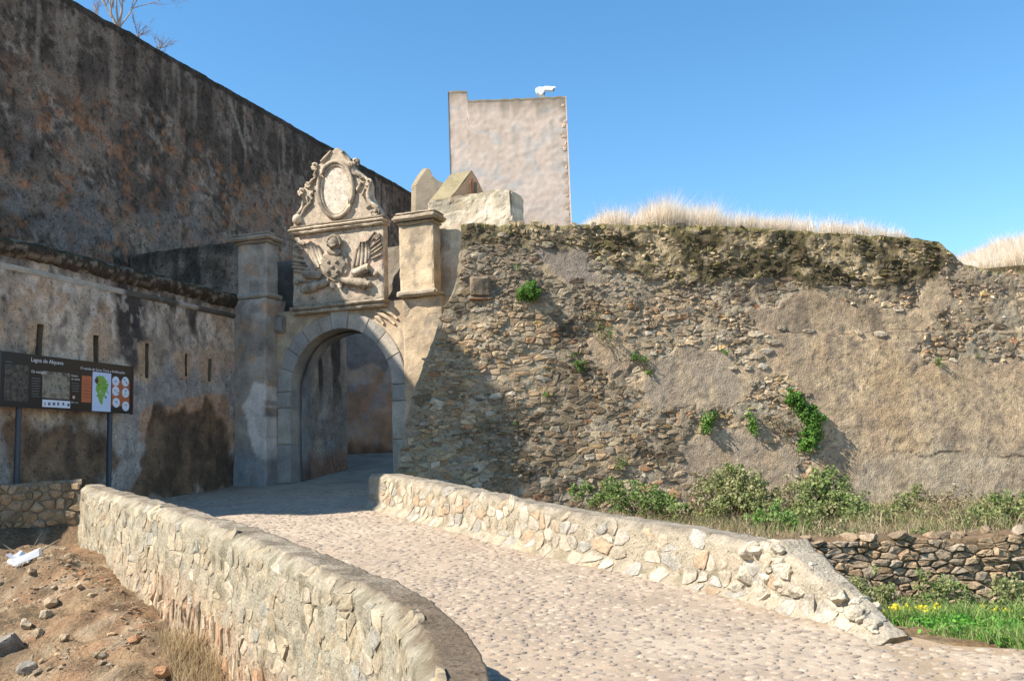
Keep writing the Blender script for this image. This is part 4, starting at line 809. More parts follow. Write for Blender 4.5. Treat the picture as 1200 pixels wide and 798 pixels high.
def build_right_parapet():
    ln = RPL; root = thing('parapet_wall', 'rubble parapet right of the cobbled road, with a broken pale end', 'wall', (*ln.q[len(ln.q) // 2], 0))
    a_e = ln.t[np.argmin(np.hypot(*(ln.q - [2.25, 9.9]).T))]
    def zt(a): c = ln.C(a); return zroad(c[:, 1]) + np.interp(a, [0, 2, 9, a_e, ln.L - 1.5, ln.L - 1.15, ln.L - .8, ln.L - .4, ln.L], [.67, .67, .57, .56, .58, .48, .33, .19, .02]) + .09 * (fbm(a * 3.2, 0 * a, 3, 269) - .5) * (a > a_e) + .03 * (fbm(a * 2, 0 * a, 3, 261) - .5) + .02 * (fbm(a * 8, 0 * a, 2, 262) - .5)
    zb = lambda a: zroad(ln.C(a)[:, 1]) - .3
    disp = lambda a, z: .26 * (fbm(a * 2.6, z * 2.6, 3, 270) - .45) * sst(a_e, a_e + .5, a) + .08 * (fbm(a, z, 3, 263) - .5) + .04 * (fbm(a * 5, z * 5, 4, 264) - .5) - .07 * sst(.08, 0, zt(a) - z) + .12 * sst(.12, -.02, z - zroad(ln.C(a)[:, 1]))
    def col(a, z, P, fr):
        b = mixc([.43, .375, .29], [.52, .46, .37], fbm(a * 2.5, z * 2.5, 4, 265)); b = mixc(b, [.27, .23, .16], sst(.56, .68, fbm(a * 5, z * 5, 4, 266)) * .6); b = mixc(b, [.56, .50, .40], sst(a_e - .5, a_e + .2, a) * .75)
        x, y = P[:, 0], P[:, 1]; t = mixc([.36, .31, .25], [.46, .41, .34], fbm(x * 3, y * 3, 4, 267)); t = mixc(t, [.22, .19, .15], sst(.5, .66, fbm(x * 6, y * 6, 4, 268)) * .6); t = mixc(t, [.55, .49, .40], sst(a_e - .3, a_e + .3, a) * .7)
        return mixc(b, t, np.maximum(1 - fr, sst(.10, .02, zt(a) - z)))
    loft('mortar_core', root, np.append(np.arange(0, ln.L, .03), ln.L), ln.C, ln.N, zb, zt, lambda a: .40 - .24 * sst(a_e + .2, ln.L, a), .03, col, disp, .03, M_MORTAR, amp=.012, toprows=10, backrows=6)
    def P(a, z, h): q = np.zeros((len(a), 3)); q[:, :2] = ln.C(a) + ln.N(a) * (disp(a, z) - .03 * (z - zb(a)) + h)[:, None]; q[:, 2] = z; return q
    _aa = np.arange(-1, ln.L + 1, .1); _lo = zroad(ln.C(_aa)[:, 1]) - .02; _hi = zt(_aa) - .08; zlo = lambda a: np.interp(a, _aa, _lo); zhi = lambda a: np.interp(a, _aa, _hi)
    RP = [(.50, .45, .37), (.46, .44, .40), (.54, .50, .43), (.43, .43, .41), (.50, .43, .34), (.47, .43, .36), (.58, .54, .47), (.50, .39, .29)]
    rubble(root, P, course_pts(-.8, ln.L + .6, 0, 1.75, .25, .175, .42), .25, .175, .018, .013, lambda a, z: pick(RP, .13), keep=lambda a, z: (a > .1) & (a < ln.L - .25) & (z > zlo(a)) & (z < zhi(a)) & (RNG.random(len(a)) < .9), rnd=.2, top=.8)
    # broken end: pale mortar-smeared boulders
    WH = (.72, .66, .56)
    rs = np.random.default_rng(77)
    for i in range(46):
        a = rs.uniform(a_e - .1, ln.L - .15); A1 = np.array([a]); c = ln.C(A1)[0]; nn = ln.N(A1)[0]; top = float(zt(A1)[0]); low = float(zroad(c[1])); r = (rs.uniform(.07, .16) if i < 30 else rs.uniform(.05, .09)) * (1.1 - .55 * (a - a_e) / (ln.L - a_e))
        if i % 3 == 0: o, z = rs.uniform(-.25, -.04), top - r * .55
        else: o, z = float(disp(A1, np.array([(top + low) / 2]))[0]) - r * .42, rs.uniform(low + .02, max(low + .04, top - r * .5))
        rock('boulder', (c[0] + nn[0] * o, c[1] + nn[1] * o, z), r, (1.2, 1, .75), root, np.array(WH) * rs.uniform(.80, 1.08) * [1, .985, .96], M_MORTAR, seed=i + 3)
build_right_parapet()

# ================================================================ the rampart on the right
RC = at_depth(465, 558, 20.8); RC = np.array([RC[0], RC[1], 0]); RV = np.array([math.cos(R(8)), math.sin(R(8)), 0]); RN = np.array([RV[1], -RV[0], 0]); BAT = .235; ZB = .2
rpn = RN + UP * BAT; rpn = rpn / np.linalg.norm(rpn)
def rp(px, py):
    p = on_plane(px, py, RC + UP * ZB, rpn) - RC; return float(p @ RV), float(p[2])
def rpl(pts): return [rp(*p) for p in pts]
_e = np.array(rpl([(463, 562), (468, 530), (478, 490), (492, 440), (515, 378), (534, 335), (538, 300), (541, 262)])); _o = np.argsort(_e[:, 1])
def eleft(z): z = np.asarray(z, float); return np.interp(z, _e[_o, 1], _e[_o, 0]) + .10 * (fbm(z * 4.5, 0 * z + 3, 3, 299) - .5)
_t = np.array(rpl([(500, 263), (600, 265), (700, 265), (850, 267), (1000, 276), (1060, 279), (1098, 284), (1112, 295), (1128, 310), (1160, 318), (1210, 320), (1300, 322)]))
_t = np.vstack([_t, [_t[-1, 0] + 12, _t[-1, 1]]])
def zt_r(a): return np.interp(a, _t[:, 0], _t[:, 1]) + .05 * (fbm(a * 2.5, 0 * a, 3, 300) - .5) + .05 * (vn(a * 7, 0 * a, 9) - .5)
PL = rpl([(868, 352), (1060, 350), (1112, 300), (1120, 345), (1088, 398), (1068, 412), (1130, 422), (1300, 425), (1300, 620), (960, 620), (925, 560), (965, 520), (950, 470), (905, 445), (880, 425), (905, 392), (865, 380)])
PB1 = rpl([(762, 425), (800, 392), (852, 408), (880, 452), (850, 478), (768, 478), (748, 450)]); PB2 = rpl([(785, 515), (850, 498), (915, 505), (950, 560), (960, 620), (800, 610), (790, 560)])
PT = rpl([(610, 268), (700, 268), (700, 330), (660, 340), (630, 300)]); PB3 = rpl([(690, 395), (730, 380), (745, 420), (715, 450), (690, 430)])
MS = rpl([(690, 255), (1125, 262), (1122, 312), (1062, 336), (960, 338), (890, 326), (800, 336), (745, 322), (690, 310)]); MS0 = rpl([(530, 255), (700, 255), (700, 296), (620, 292), (530, 288)])
def plm(a, z):
    w = (fbm(a * 1.1, z * 1.1, 5, 301, .6) - .5) * 1.15
    return np.maximum.reduce([sst(-.06, .06, poly_sd(a, z, q) + w) for q in (PL, PB1, PB2, PB3)] + [sst(-.06, .06, poly_sd(a, z, PT) + w) * .9])
def mossm(a, z): return np.maximum(blob(a, z, MS, .1, .22, 2.5, 302), blob(a, z, MS0, .1, .15, 2.5, 303) * .8)
ZC1 = rp(1000, 390)[1]; ZC2 = rp(1080, 517)[1]
def rdisp(a, z):
    p = plm(a, z) * (1 - mossm(a, z) * .5); lo = poly_sd(a, z, rpl([(1010, 545), (1060, 525), (1300, 528), (1300, 600), (1020, 600)])) + .6 * (fbm(a * 2, z * 2, 3, 310) - .5)
    d = .035 * p + (.16 - .06 * p) * (fbm(a * .55, z * .55, 3, 304) - .5) + .09 * (1 - .85 * p) * (fbm(a * 2.2, z * 2.4, 4, 305) - .5) + .035 * (1 - .5 * p) * (fbm(a * 8, z * 8, 3, 306) - .5) + .06 * mossm(a, z) * fbm(a * 5, z * 5, 3, 307)
    d = d + .05 * sst(.04, -.04, z - ZC1 - .25 * (fbm(a * 1.4, 0 * a, 4, 308) - .5)) * sst(6.0, 8.2, a + 1.2 * (fbm(z * 2, a * .3, 3, 314) - .5)) - .012 * sst(-.1, .1, lo) * (a > 9)
    return d
def rswell(a, z): return .034 * (.3 + .7 * sst(3, 8, a)) * (1 - .7 * plm(a, z)) * sst(.40, .62, fbm(a * 2.3, z * 2.9, 4, 312)) + .012 * (fbm(a * 11, z * 11, 3, 313) - .4)
def rwarp(a, z): e = eleft(z); return np.where(a < 3, e + a * (1 - e / 3), a)
def build_rampart():
    root = thing('stone_rampart', 'massive sloping rubble rampart with peeling plaster, moss band and dry grass on top', 'rampart', RC + RV * 6 + UP * ZB)
    def col(a0, z, P, fr):
        a = rwarp(a0, z); p = plm(a, z); ms = mossm(a, z)
        c = mixc([.26, .21, .15], [.36, .295, .21], fbm(a * 3, z * 3, 4, 320)); c = mixc(c, [.13, .105, .075], sst(.53, .7, fbm(a * 5, z * 6, 4, 321)) * .6); c = mixc(c, [.37, .33, .26], sst(.45, .62, fbm(a * 1.6, z * 2, 4, 319)) * .5)
        pc = mixc([.50, .385, .255], [.42, .31, .21], sst(.35, .65, fbm(a * .9, z * .9, 5, 322))); pc = mixc(pc, [.54, .42, .28], sst(.5, .68, fbm(a * 2, z * 1.5, 4, 323)) * .8)
        pc = mixc(pc, [.30, .235, .18], sst(.52, .68, fbm(a * 3.2, z * 3, 5, 324)) * .7); pc = mixc(pc, [.43, .31, .18], sst(.56, .7, fbm(a * 1.2 + 9, z * 1.2, 4, 325)) * .45); pc = mixc(pc, [.33, .27, .20], sst(.5, .66, streaks(a, z, 1.8, 340, .22)) * .45)
        pc = mixc(pc, [.20, .165, .135], sst(.64, .72, fbm(a * 12, z * 12, 3, 326)) * .75)
        up = blob(a, z, rpl([(868, 350), (1060, 350), (1075, 392), (868, 388)]), .1, .2, 2, 327); pc = mixc(pc, [.24, .19, .14], up * (.35 + .6 * sst(.42, .6, streaks(a, z, 2.6, 328, .25))))
        gl = blob(a, z, rpl([(1005, 545), (1050, 525), (1300, 528), (1300, 605), (1000, 605)]), .2, .7, 1.6, 310); pc = mixc(pc, mixc([.30, .26, .205], [.44, .385, .30], sst(.35, .65, fbm(a * 3, z * 3, 5, 329))), gl * .55)
        pc = mixc(pc, [.31, .26, .21], np.maximum(blob(a, z, PB1, .1, .2, 2, 330), blob(a, z, PB2, .1, .3, 2, 331)) * (.35 + .5 * sst(.4, .6, streaks(a, z, 3.5, 332, .5))))
        pc = mixc(pc, [.23, .20, .185], blob(a, z, PT, .1, .2, 2, 333) * .8)
        c = mixc(c, pc, p); mc = mixc([.075, .06, .03], [.38, .30, .19], sst(.41, .58, fbm(a * 2.3, z * 2.6, 4, 334))); mc = mixc(mc, [.045, .038, .018], sst(.52, .6, fbm(a * 7, z * 7, 4, 335)) * .8); mc = mixc(mc, [.16, .14, .06], sst(.55, .66, fbm(a * 4, z * 5, 3, 339)) * .45)
        c = mixc(c, mc, ms * .95); ck = np.abs(z - ZC1 - .25 * (fbm(a * 1.4, 0 * a, 4, 308) - .5)); c = mixc(c, [.07, .05, .04], sst(.035, .01, ck) * (a > 6.6) * (a < 13) * .8)
        for px_, s_ in (((1018, 540), 1), ((1075, 528), 2)):
            q = rp(*px_)
        zc = ZC2 - .10 - .55 * np.abs(fbm(a * 1.1, 0 * a, 3, 336) - .5) - .1; ck = np.abs(z - zc - .06 * (fbm(a * 9, 0 * a, 3, 337) - .5)); c = mixc(c, [.06, .045, .035], sst(.026, .008, ck) * (a > rp(1020, 530)[0]) * sst(.35, .5, fbm(a * .9 + 3, 0 * a, 2, 338)))
        top = 1 - fr; c = mixc(c, [.28, .25, .10], np.maximum(top, sst(.12, .02, zt_r(a) - z) * .8) * .8)
        return c * 1.24 * (.9 + .2 * RNG.random(len(a)))[:, None]
    av = np.concatenate([np.arange(0, 16.6, .05), np.arange(16.9, 27, .5)])
    # skin with the raking left edge
    zb_ = np.full_like(av, ZB); zt_ = zt_r(av); nz = 150; rows = []; fr = []; offs = []
    for v in np.linspace(0, 1, nz): rows.append(zb_ + (zt_ - zb_) * v); fr.append(1.); offs.append(0 * av)
    for k in range(1, 8): rows.append(zt_ + .06 * math.sin(k)); fr.append(0.); offs.append(0 * av - .75 * k)
    for k in (1, 2): rows.append(zt_ + (zb_ - zt_) * k / 2); fr.append(0.); offs.append(0 * av - 5.2)
    Z = np.array(rows); A0 = np.tile(av, (len(Z), 1)); O = np.array(offs); FRm = np.array(fr)[:, None] * np.ones_like(A0); Zf = Z.ravel(); Aw = rwarp(A0.ravel(), Zf) + .32 * np.abs(O.ravel()) * np.clip(1 - A0.ravel() / 3, 0, 1)
    D = (O.ravel() - BAT * (Zf - ZB) * FRm.ravel() - BAT * (np.tile(zt_, (len(Z), 1)).ravel() - ZB) * (1 - FRm.ravel())) + (rdisp(Aw, Zf) + rswell(Aw, Zf) * (Aw > .15)) * FRm.ravel()
    P = RC + RV * Aw[:, None] + RN * D[:, None] + UP * Zf[:, None]; P = P + jig(P, 8, .006, 6); F = gridF(len(Z), len(av)).tolist(); n = len(av); F.append([r * n for r in range(len(Z))]); F.append([r * n + n - 1 for r in range(len(Z))][::-1])
    mk('rubble_core', P, F, M_MORTAR, root, col(A0.ravel(), Zf, P, FRm.ravel()))
    def PP(a, z, h): a = np.asarray(a); d = -BAT * (z - ZB) + rdisp(a, z) + h; return RC + RV * a[:, None] + RN * d[:, None] + UP * np.asarray(z)[:, None]
    def rc(a, z):
        c = pick(ROCKS, .25); r = random.random()
        if r < .035: c = np.array([.44, .40, .33])
        elif r < .065: c = np.array([.36, .22, .13])
        elif r < .085: c = np.array([.42, .30, .15])
        if z > 5.5: c = c * .5 + np.array([.16, .15, .13]) * .6
        return c * (1.08 + .35 * min(1, max(0, (a - 3) / 8)))
    A = Acc(); zmax = 7.3
    cells = course_pts(-.3, 16.6, ZB, zmax, .25, .125, .42)
    tpf = lambda a: np.interp(a, _t[:, 0], _t[:, 1])
    kp = lambda a, z: (a > eleft(z) + .08) & (z < tpf(a) - .07) & (plm(a, z) < .5) & (mossm(a, z) < .6) & (RNG.random(len(a)) < .9)
    u = rubble(root, PP, cells, .235, .125, .009, .03, rc, keep=kp, limit=240, acc=A, rnd=.10, rough=.06, tone=lambda a, z: .98 * (.62 + .75 * sst(.33, .68, fbm(a * .7, z * .9, 4, 360)) - .25 * sst(.55, .7, fbm(a * 2.1, z * 2.1, 3, 361))))
    cells = course_pts(-.2, 15, ZB, zmax, .12, .07, .5)
    rubble(root, PP, cells, .12, .07, .010, .042, rc, keep=lambda a, z: kp(a, z) & (fbm(a * 1.3, z * 1.6, 3, 362) > .5) & (RNG.random(len(a)) < .6), limit=0, acc=A, rnd=.1, rough=.06)
    cells = course_pts(.8, 15, 5.3, zmax, .15, .10, .5)
    def mcol(a, z): return pick([(.30, .25, .17), (.44, .36, .24), (.50, .42, .29), (.34, .27, .17), (.28, .25, .20), (.38, .33, .22), (.26, .23, .10)], .2)
    u = rubble(root, PP, cells, .15, .10, .02, .045, mcol, keep=lambda a, z: (a > eleft(z) + .05) & (z < tpf(a)) & (mossm(a, z) > .5) & (RNG.random(len(a)) < .42 + .3 * (fbm(a * 2, z * 2, 3, 363) > .5)), limit=300, acc=A, used=u, rnd=.2, rough=.07, tone=lambda a, z: .38 + .75 * sst(.38, .58, fbm(a * 2.3, z * 2.6, 4, 334)))
    # odd larger stones showing through the plaster
    big = rpl([(862, 385), (872, 398), (884, 392), (868, 412), (886, 418), (875, 432), (893, 430), (880, 450), (858, 432), (897, 412), (905, 402), (710, 372), (712, 316), (640, 288), (590, 276), (560, 300), (700, 350), (845, 395), (1005, 390), (915, 385), (948, 388), (1030, 392), (890, 448)])
    for i, (a, z) in enumerate(big):
        n = 7; an = np.linspace(0, 6.28, n, endpoint=False); w_, h_ = random.uniform(.10, .22), random.uniform(.05, .11); pl_ = chaikin(np.stack([a + np.cos(an) * w_ * RNG.uniform(.8, 1.15, n), z + np.sin(an) * h_ * RNG.uniform(.8, 1.2, n)], 1)); m = len(pl_); c0 = pl_.mean(0)
        uv = np.concatenate([pl_, pl_, c0 + (pl_ - c0) * .7, c0[None]]); hh = np.concatenate([np.full(m, -.04), RNG.uniform(.015, .04, m), RNG.uniform(.035, .06, m), [.05]]); V = PP(uv[:, 0], uv[:, 1], hh)
        mk('pale_stone', V, [[r * m + k, r * m + (k + 1) % m, (r + 1) * m + (k + 1) % m, (r + 1) * m + k] for r in range(2) for k in range(m)] + [[2 * m + k, 2 * m + (k + 1) % m, 3 * m] for k in range(m)], M_ROCK, root, pick([(.50, .45, .36), (.44, .41, .36), (.38, .33, .26)], .1))
    A.out('small_stones', M_ROCK, root, kind='stuff')
    # square block with a ledge beside the gate pier
    a, z = rp(563, 335); fr_ = (RC + RV * a + RN * (-BAT * (z - ZB)) + UP * z, RV, UP, RN)
    rbox('ledge_block', root, fr_, (-.24, .24), (-.3, .22), (-.3, .16), .07, .02, (.25, .21, .16), mat=M_ROCK, wear=.05); rbox('ledge_slab', root, fr_, (-.28, .26), (-.38, -.3), (-.3, .2), .07, .015, (.30, .18, .11), mat=M_ROCK, wear=.03)
    return PP
PP = build_rampart()
def build_low_wall():
    d = (LWB - LWA); L = np.linalg.norm(d) + 1.5; ln = Line([LWA - d / np.linalg.norm(d) * .6, LWA + d / np.linalg.norm(d) * L]); s = np.sign(ln.n[0, 1]); ln.n = ln.n * -s
    root = thing('dry_stone_wall', 'low ruined brown dry stone wall beyond the broken parapet, behind the green grass', 'wall', (*ln.q[0], -.3))
    zt = lambda a: .70 + .12 * (fbm(a * 1.6, 0 * a, 3, 350) - .5) + .05 * (vn(a * 7, 0 * a) - .5); zb = lambda a: 0 * a - .45; dsp = lambda a, z: .15 * (fbm(a * 1.2, z * 1.2, 3, 351) - .5) + .05 * (fbm(a * 6, z * 6, 3, 352) - .5)
    loft('earth_core', root, np.arange(0, ln.L, .05), ln.C, ln.N, zb, zt, .6, .05, lambda a, z, P, fr: mixc([.22, .165, .11], [.34, .26, .18], fbm(a * 4, z * 4, 4, 353)), dsp, .05, M_DIRT, toprows=8)
    def P(a, z, h): q = np.zeros((len(a), 3)); q[:, :2] = ln.C(a) + ln.N(a) * (dsp(a, z) - .05 * (z + .45) + h)[:, None]; q[:, 2] = z; return q
    pal = [(.40, .31, .22), (.36, .29, .21), (.44, .35, .25), (.33, .28, .22), (.45, .36, .27), (.38, .33, .27), (.42, .31, .21), (.39, .34, .28)]
    rubble(root, P, course_pts(-.1, ln.L, -.4, .82, .17, .08, .32), .17, .08, .007, .04, lambda a, z: pick(pal, .2), keep=lambda a, z: z < zt(a) - .02, rnd=.15)
    for i in range(16):
        a = random.uniform(.2, ln.L - .2); c = ln.C(np.array([a]))[0] - ln.N(np.array([a]))[0] * random.uniform(.05, .4); rock('loose_cap_stone', (c[0], c[1], float(zt(np.array([a]))[0]) + .02), random.uniform(.07, .14), (1.2, .9, .6), root, pick(pal, .15), seed=i + 50, sub=2)
build_low_wall()

# ================================================================ plants
def leaf_cloud(ctrs, n_per, r, size, cols, flat=.0, updir=.25, seed=0):
    """small folded leaves scattered in sub-clumps; returns vertices, faces, colours"""
    rs = np.random.default_rng(seed); ctrs = np.asarray(ctrs, float); k = len(ctrs); N_ = k * n_per
    c = np.repeat(ctrs, n_per, 0); d = rs.normal(size=(N_, 3)); d /= np.linalg.norm(d, axis=1)[:, None]; rr = np.repeat(np.broadcast_to(np.asarray(r, float), (k,)), n_per)
    p = c + d * (rr * rs.random(N_) ** .45)[:, None] * np.array([1, 1, .85]); nrm = d + rs.normal(size=(N_, 3)) * .6 + np.array([0, 0, updir]); nrm /= np.linalg.norm(nrm, axis=1)[:, None]
    t = np.cross(nrm, rs.normal(size=(N_, 3))); t /= np.linalg.norm(t, axis=1)[:, None] + 1e-9; b = np.cross(nrm, t); L = (size * rs.uniform(.6, 1.4, N_))[:, None]; Wd = L * rs.uniform(.3, .5, (N_, 1))
    V = np.stack([p, p + t * L * .55 + b * Wd + nrm * L * .12, p + t * L * 1.1, p + t * L * .55 - b * Wd + nrm * L * .12], 1).reshape(-1, 3)
    i = np.arange(N_) * 4; F = np.concatenate([np.stack([i, i + 1, i + 2], 1), np.stack([i, i + 2, i + 3], 1)])
    pal = np.array(cols, float); cc = pal[rs.integers(0, len(pal), k)]; cc = np.repeat(cc, n_per, 0) * rs.uniform(.65, 1.3, (N_, 1)); mixl = pal[rs.integers(0, len(pal), N_)]; cc = cc * .6 + mixl * .4
    return V, F, np.repeat(cc, 4, 0)
def stems(root, base, tips, r=.008, tone=(.20, .15, .10), name='stems'):
    a = Acc()
    for tp in tips:
        tp = np.array(tp); b = np.array(base) + RNG.normal(0, .04, 3) * [1, 1, 0]; mid = (b + tp) / 2 + RNG.normal(0, .05, 3); v, f = tube_geo([b, mid, tp], [r, r * .7, r * .35], 5); a.add(v, f, np.array(tone) * random.uniform(.7, 1.2))
    a.out(name, M_ROCK, root)
GREEN = [(.10, .22, .035), (.14, .29, .05), (.075, .17, .03), (.18, .33, .065)]
OLIVE = [(.25, .27, .10), (.32, .32, .13), (.18, .21, .075), (.38, .36, .19), (.20, .25, .08)]
DRYB = [(.36, .28, .18), (.28, .22, .14), (.42, .35, .23), (.24, .24, .10)]
MID = [(.15, .24, .065), (.22, .30, .09), (.12, .18, .05), (.29, .33, .13)]
def bush(name, label, cat, base, blobs, size, pal, n_per=22, seed=1, dens=1.0, group=None, stem_tone=(.20, .15, .10)):
    """blobs: (x, y, z, r) lobes of the crown"""
    root = thing(name, label, cat, base, group); rs = np.random.default_rng(seed); C_ = []; tips = []
    for (x, y, z, r) in blobs:
        m = max(3, int(34 * dens * (r / .3) ** 2)); d = rs.normal(size=(m, 3)); d /= np.linalg.norm(d, axis=1)[:, None]; q = np.array([x, y, z]) + d * (r * rs.uniform(.35, 1.08, (m, 1))) * [1, .8, .9]; C_.append(q); tips += q[rs.random(m) < .25].tolist()
    C_ = np.concatenate(C_); V, F, c = leaf_cloud(C_, n_per, rs.uniform(.035, .085, len(C_)) * (size / .03) ** .5, size, pal, seed=seed)
    stems(root, base, tips[:60], tone=stem_tone); mk('foliage', V, F, M_LEAF, root, c, kind='stuff'); return root
def on_ramp(px, py, h=0.0):
    a, z = rp(px, py); return PP(np.array([a]), np.array([z]), np.array([h]))[0]
def wall_plant(label, px, py, rpx, pal, size=.035, seed=1, n_per=22, dens=1.0, lobes=None, name='wall_plant', cat='plant'):
    lobes = lobes or [(0, 0, 1)]; bl = []
    for dx, dy, k in lobes:
        c = on_ramp(px + dx, py + dy, .0); r = rpx * k * 21.0 / FPX; bl.append((*(c + RN * r * .65), r))
    bush(name, label, cat, on_ramp(px, py, 0), bl, size, pal, n_per, seed, dens)
def build_plants():
    wall_plant('bright green round plant growing from the rampart, right of the small ledge block', 619, 342, 13, GREEN, .045, 1, 26, 1.5, [(0, 0, 1), (-7, 6, .6), (6, 5, .7), (3, -8, .6)])
    wall_plant('small green tuft just above the bright round plant on the rampart', 606, 314, 5, GREEN, .03, 2)
    wall_plant('green tuft left of the twiggy clump, below the rampart middle', 677, 425, 7, GREEN, .035, 3, lobes=[(0, 0, 1), (4, 9, .6), (-3, -10, .5)])
    wall_plant('spreading half-dry clump beneath the pale stone near the rampart middle', 704, 388, 14, DRYB + GREEN[:2], .03, 4, 14, .7, [(0, 0, 1), (8, 12, .8), (-6, -14, .7)])
    wall_plant('two-lobed green tuft beside the bare plaster patch', 748, 417, 8, GREEN, .035, 5, lobes=[(-4, 0, 1), (6, 3, .7), (10, 20, .5)])
    wall_plant('dry greyish tuft at the edge of the shadow on the rampart', 603, 470, 9, [(.36, .30, .24), (.30, .25, .19), (.2, .2, .1)], .04, 6, 10, .7)
    wall_plant('tiny green sprig below the dry greyish tuft', 604, 495, 4, GREEN, .03, 7)
    wall_plant('rounded green plant above the lower plaster mound', 828, 492, 11, GREEN + MID, .045, 8, 24, 1.2, [(0, 0, 1), (-4, 9, .9), (7, -6, .6)])
    wall_plant('green plant between the rounded plant and the tall hanging one', 879, 497, 9, GREEN + MID, .045, 9, 22, 1.1, [(0, 0, 1), (3, 8, .7), (-4, -8, .6)])
    wall_plant('tall hanging bright green plant on the right half of the rampart', 940, 495, 13, GREEN, .05, 10, 26, 1.5, [(-16, -30, .75), (-6, -22, .85), (3, -12, .9), (8, 0, .95), (6, 13, 1), (3, 25, .9), (12, -6, .6)])
    wall_plant('brown twiggy clump left of the tall hanging green plant', 908, 492, 14, DRYB, .03, 11, 12, .7, [(0, 0, 1), (-12, 6, .7), (10, 14, .8)])
    wall_plant('dark clump standing in for the shadow below the tall hanging plant', 962, 540, 12, [(.25, .20, .15), (.18, .15, .12)], .03, 12, 10, .6, [(0, 0, 1), (6, 14, .7)])  # clump added where the hanging plant's shadow falls, its tones painted dark
    wall_plant('small green tuft under the pale exposed stones', 846, 413, 6, GREEN, .03, 13)
    wall_plant('small olive tuft under the coursed stones at the right', 1096, 425, 7, MID, .035, 14)
    wall_plant('tiny green tuft above the right plaster edge', 1146, 418, 4, MID, .03, 15)
    wall_plant('yellowish tuft near the foot of the rampart', 724, 542, 8, MID, .035, 16)
    wall_plant('little green leaf cluster between shadow and plaster', 640, 462, 4, GREEN, .03, 17)
    def foot(label, specs, pal, seed, size=.045, name='bush', n_per=20, dens=1.0):
        bl = []
        for px, py, Y, rpx in specs: p = at_depth(px, py - 4, Y); bl.append((*p, 1.42 * rpx * Y / FPX))
        b = np.array(bl); x, y = b[:, 0].mean(), b[:, 1].mean(); bush(name, label, 'bush', (x, y, float(G(np.array([x]), np.array([y]))[0]) + .02), bl, size, pal, n_per, seed, dens)
    foot('low green bush at the rampart foot where the shadow ends', [(685, 582, 19.4, 10), (700, 590, 19.2, 9), (672, 580, 19.5, 6)], MID, 30)
    foot('spreading leafy green bush behind the middle of the right parapet', [(735, 585, 18.5, 16), (760, 592, 18.2, 16), (785, 598, 18, 14), (715, 578, 18.8, 10), (800, 606, 17.5, 10)], MID, 31, .05)
    foot('tall olive bush with brown stalks at the rampart foot', [(850, 582, 17.5, 24), (878, 588, 17.2, 24), (866, 568, 17.6, 18), (835, 604, 17, 14), (893, 606, 16.8, 18)], OLIVE, 32, .05, dens=1.1)
    foot('brown dried bush left of the tall olive bush', [(818, 590, 17.6, 16), (826, 570, 17.8, 13), (806, 606, 17.4, 10)], DRYB, 33, .04, dens=.7)
    foot('bright green low bush just above the end of the right parapet', [(908, 614, 15, 15), (925, 618, 14.6, 12), (890, 618, 15.2, 10), (940, 624, 14.2, 9)], GREEN + MID, 34, .05)
    foot('dense olive bush with pointed top right of the tall olive one', [(958, 590, 16.5, 22), (984, 600, 16.2, 24), (970, 570, 16.6, 16), (1005, 612, 15.8, 18), (946, 612, 15.8, 16)], OLIVE + MID, 35, .05, dens=1.1)
    foot('thin upright bush in front of the pale lower plaster', [(1064, 600, 16.5, 15), (1070, 582, 16.7, 10), (1052, 614, 16.2, 13), (1080, 616, 16, 12)], OLIVE, 36, .045, dens=.8)
    foot('reddish brown dry bush behind the dry stone wall', [(1100, 610, 15.5, 15), (1030, 626, 15, 12), (1120, 622, 15.2, 12)], DRYB, 37, .04, dens=.7)
    foot('round olive bush behind the right end of the dry stone wall', [(1140, 622, 13.8, 20), (1160, 612, 14.2, 18), (1128, 636, 13.4, 14)], OLIVE, 38, .045)
    foot('tall olive bush at the right edge behind the dry stone wall', [(1185, 605, 14.5, 22), (1200, 620, 14.2, 22), (1172, 622, 14, 16)], OLIVE + MID, 39, .045)
    foot('low olive scrub between the pointed olive bush and the thin upright bush', [(1022, 616, 15.2, 14), (1040, 612, 15.4, 11), (1008, 628, 14.6, 11)], OLIVE, 45, .045)
    foot('straggly brown scrub between the two olive bushes at the rampart foot', [(915, 592, 17, 14), (930, 578, 17.2, 12), (922, 606, 16.6, 10)], DRYB + OLIVE, 46, .04, dens=.8)
    foot('brown scrub right of the thin upright bush', [(1108, 596, 16.2, 13), (1122, 588, 16.4, 12), (1094, 586, 16.6, 9)], DRYB, 47, .04, dens=.7)
    foot('yellowish scrub trailing over the left top of the dry stone wall', [(1000, 634, 12.4, 12), (980, 628, 12.8, 12), (962, 626, 13, 10)], OLIVE + DRYB, 48, .04, dens=.9)
    foot('dark green scrub hanging over the right top of the dry stone wall', [(1090, 640, 12, 10), (1075, 632, 12.4, 11), (1150, 644, 11.9, 9)], OLIVE + MID, 49, .035, dens=.9)
    foot('grey green bush against the dry stone wall beside the boulders', [(1022, 694, 10.2, 17), (1042, 706, 10.0, 14), (1010, 688, 10.4, 10)], OLIVE, 40, .035)
    foot('grey green bush against the middle of the dry stone wall', [(1094, 690, 10.3, 18), (1114, 698, 10.1, 16), (1076, 706, 10.1, 13), (1134, 706, 10, 12)], OLIVE + MID, 41, .035)
    foot('grey green bush creeping up the right of the dry stone wall', [(1184, 694, 10.2, 18), (1165, 712, 10, 12), (1203, 704, 10, 16)], OLIVE, 42, .035)
build_plants()

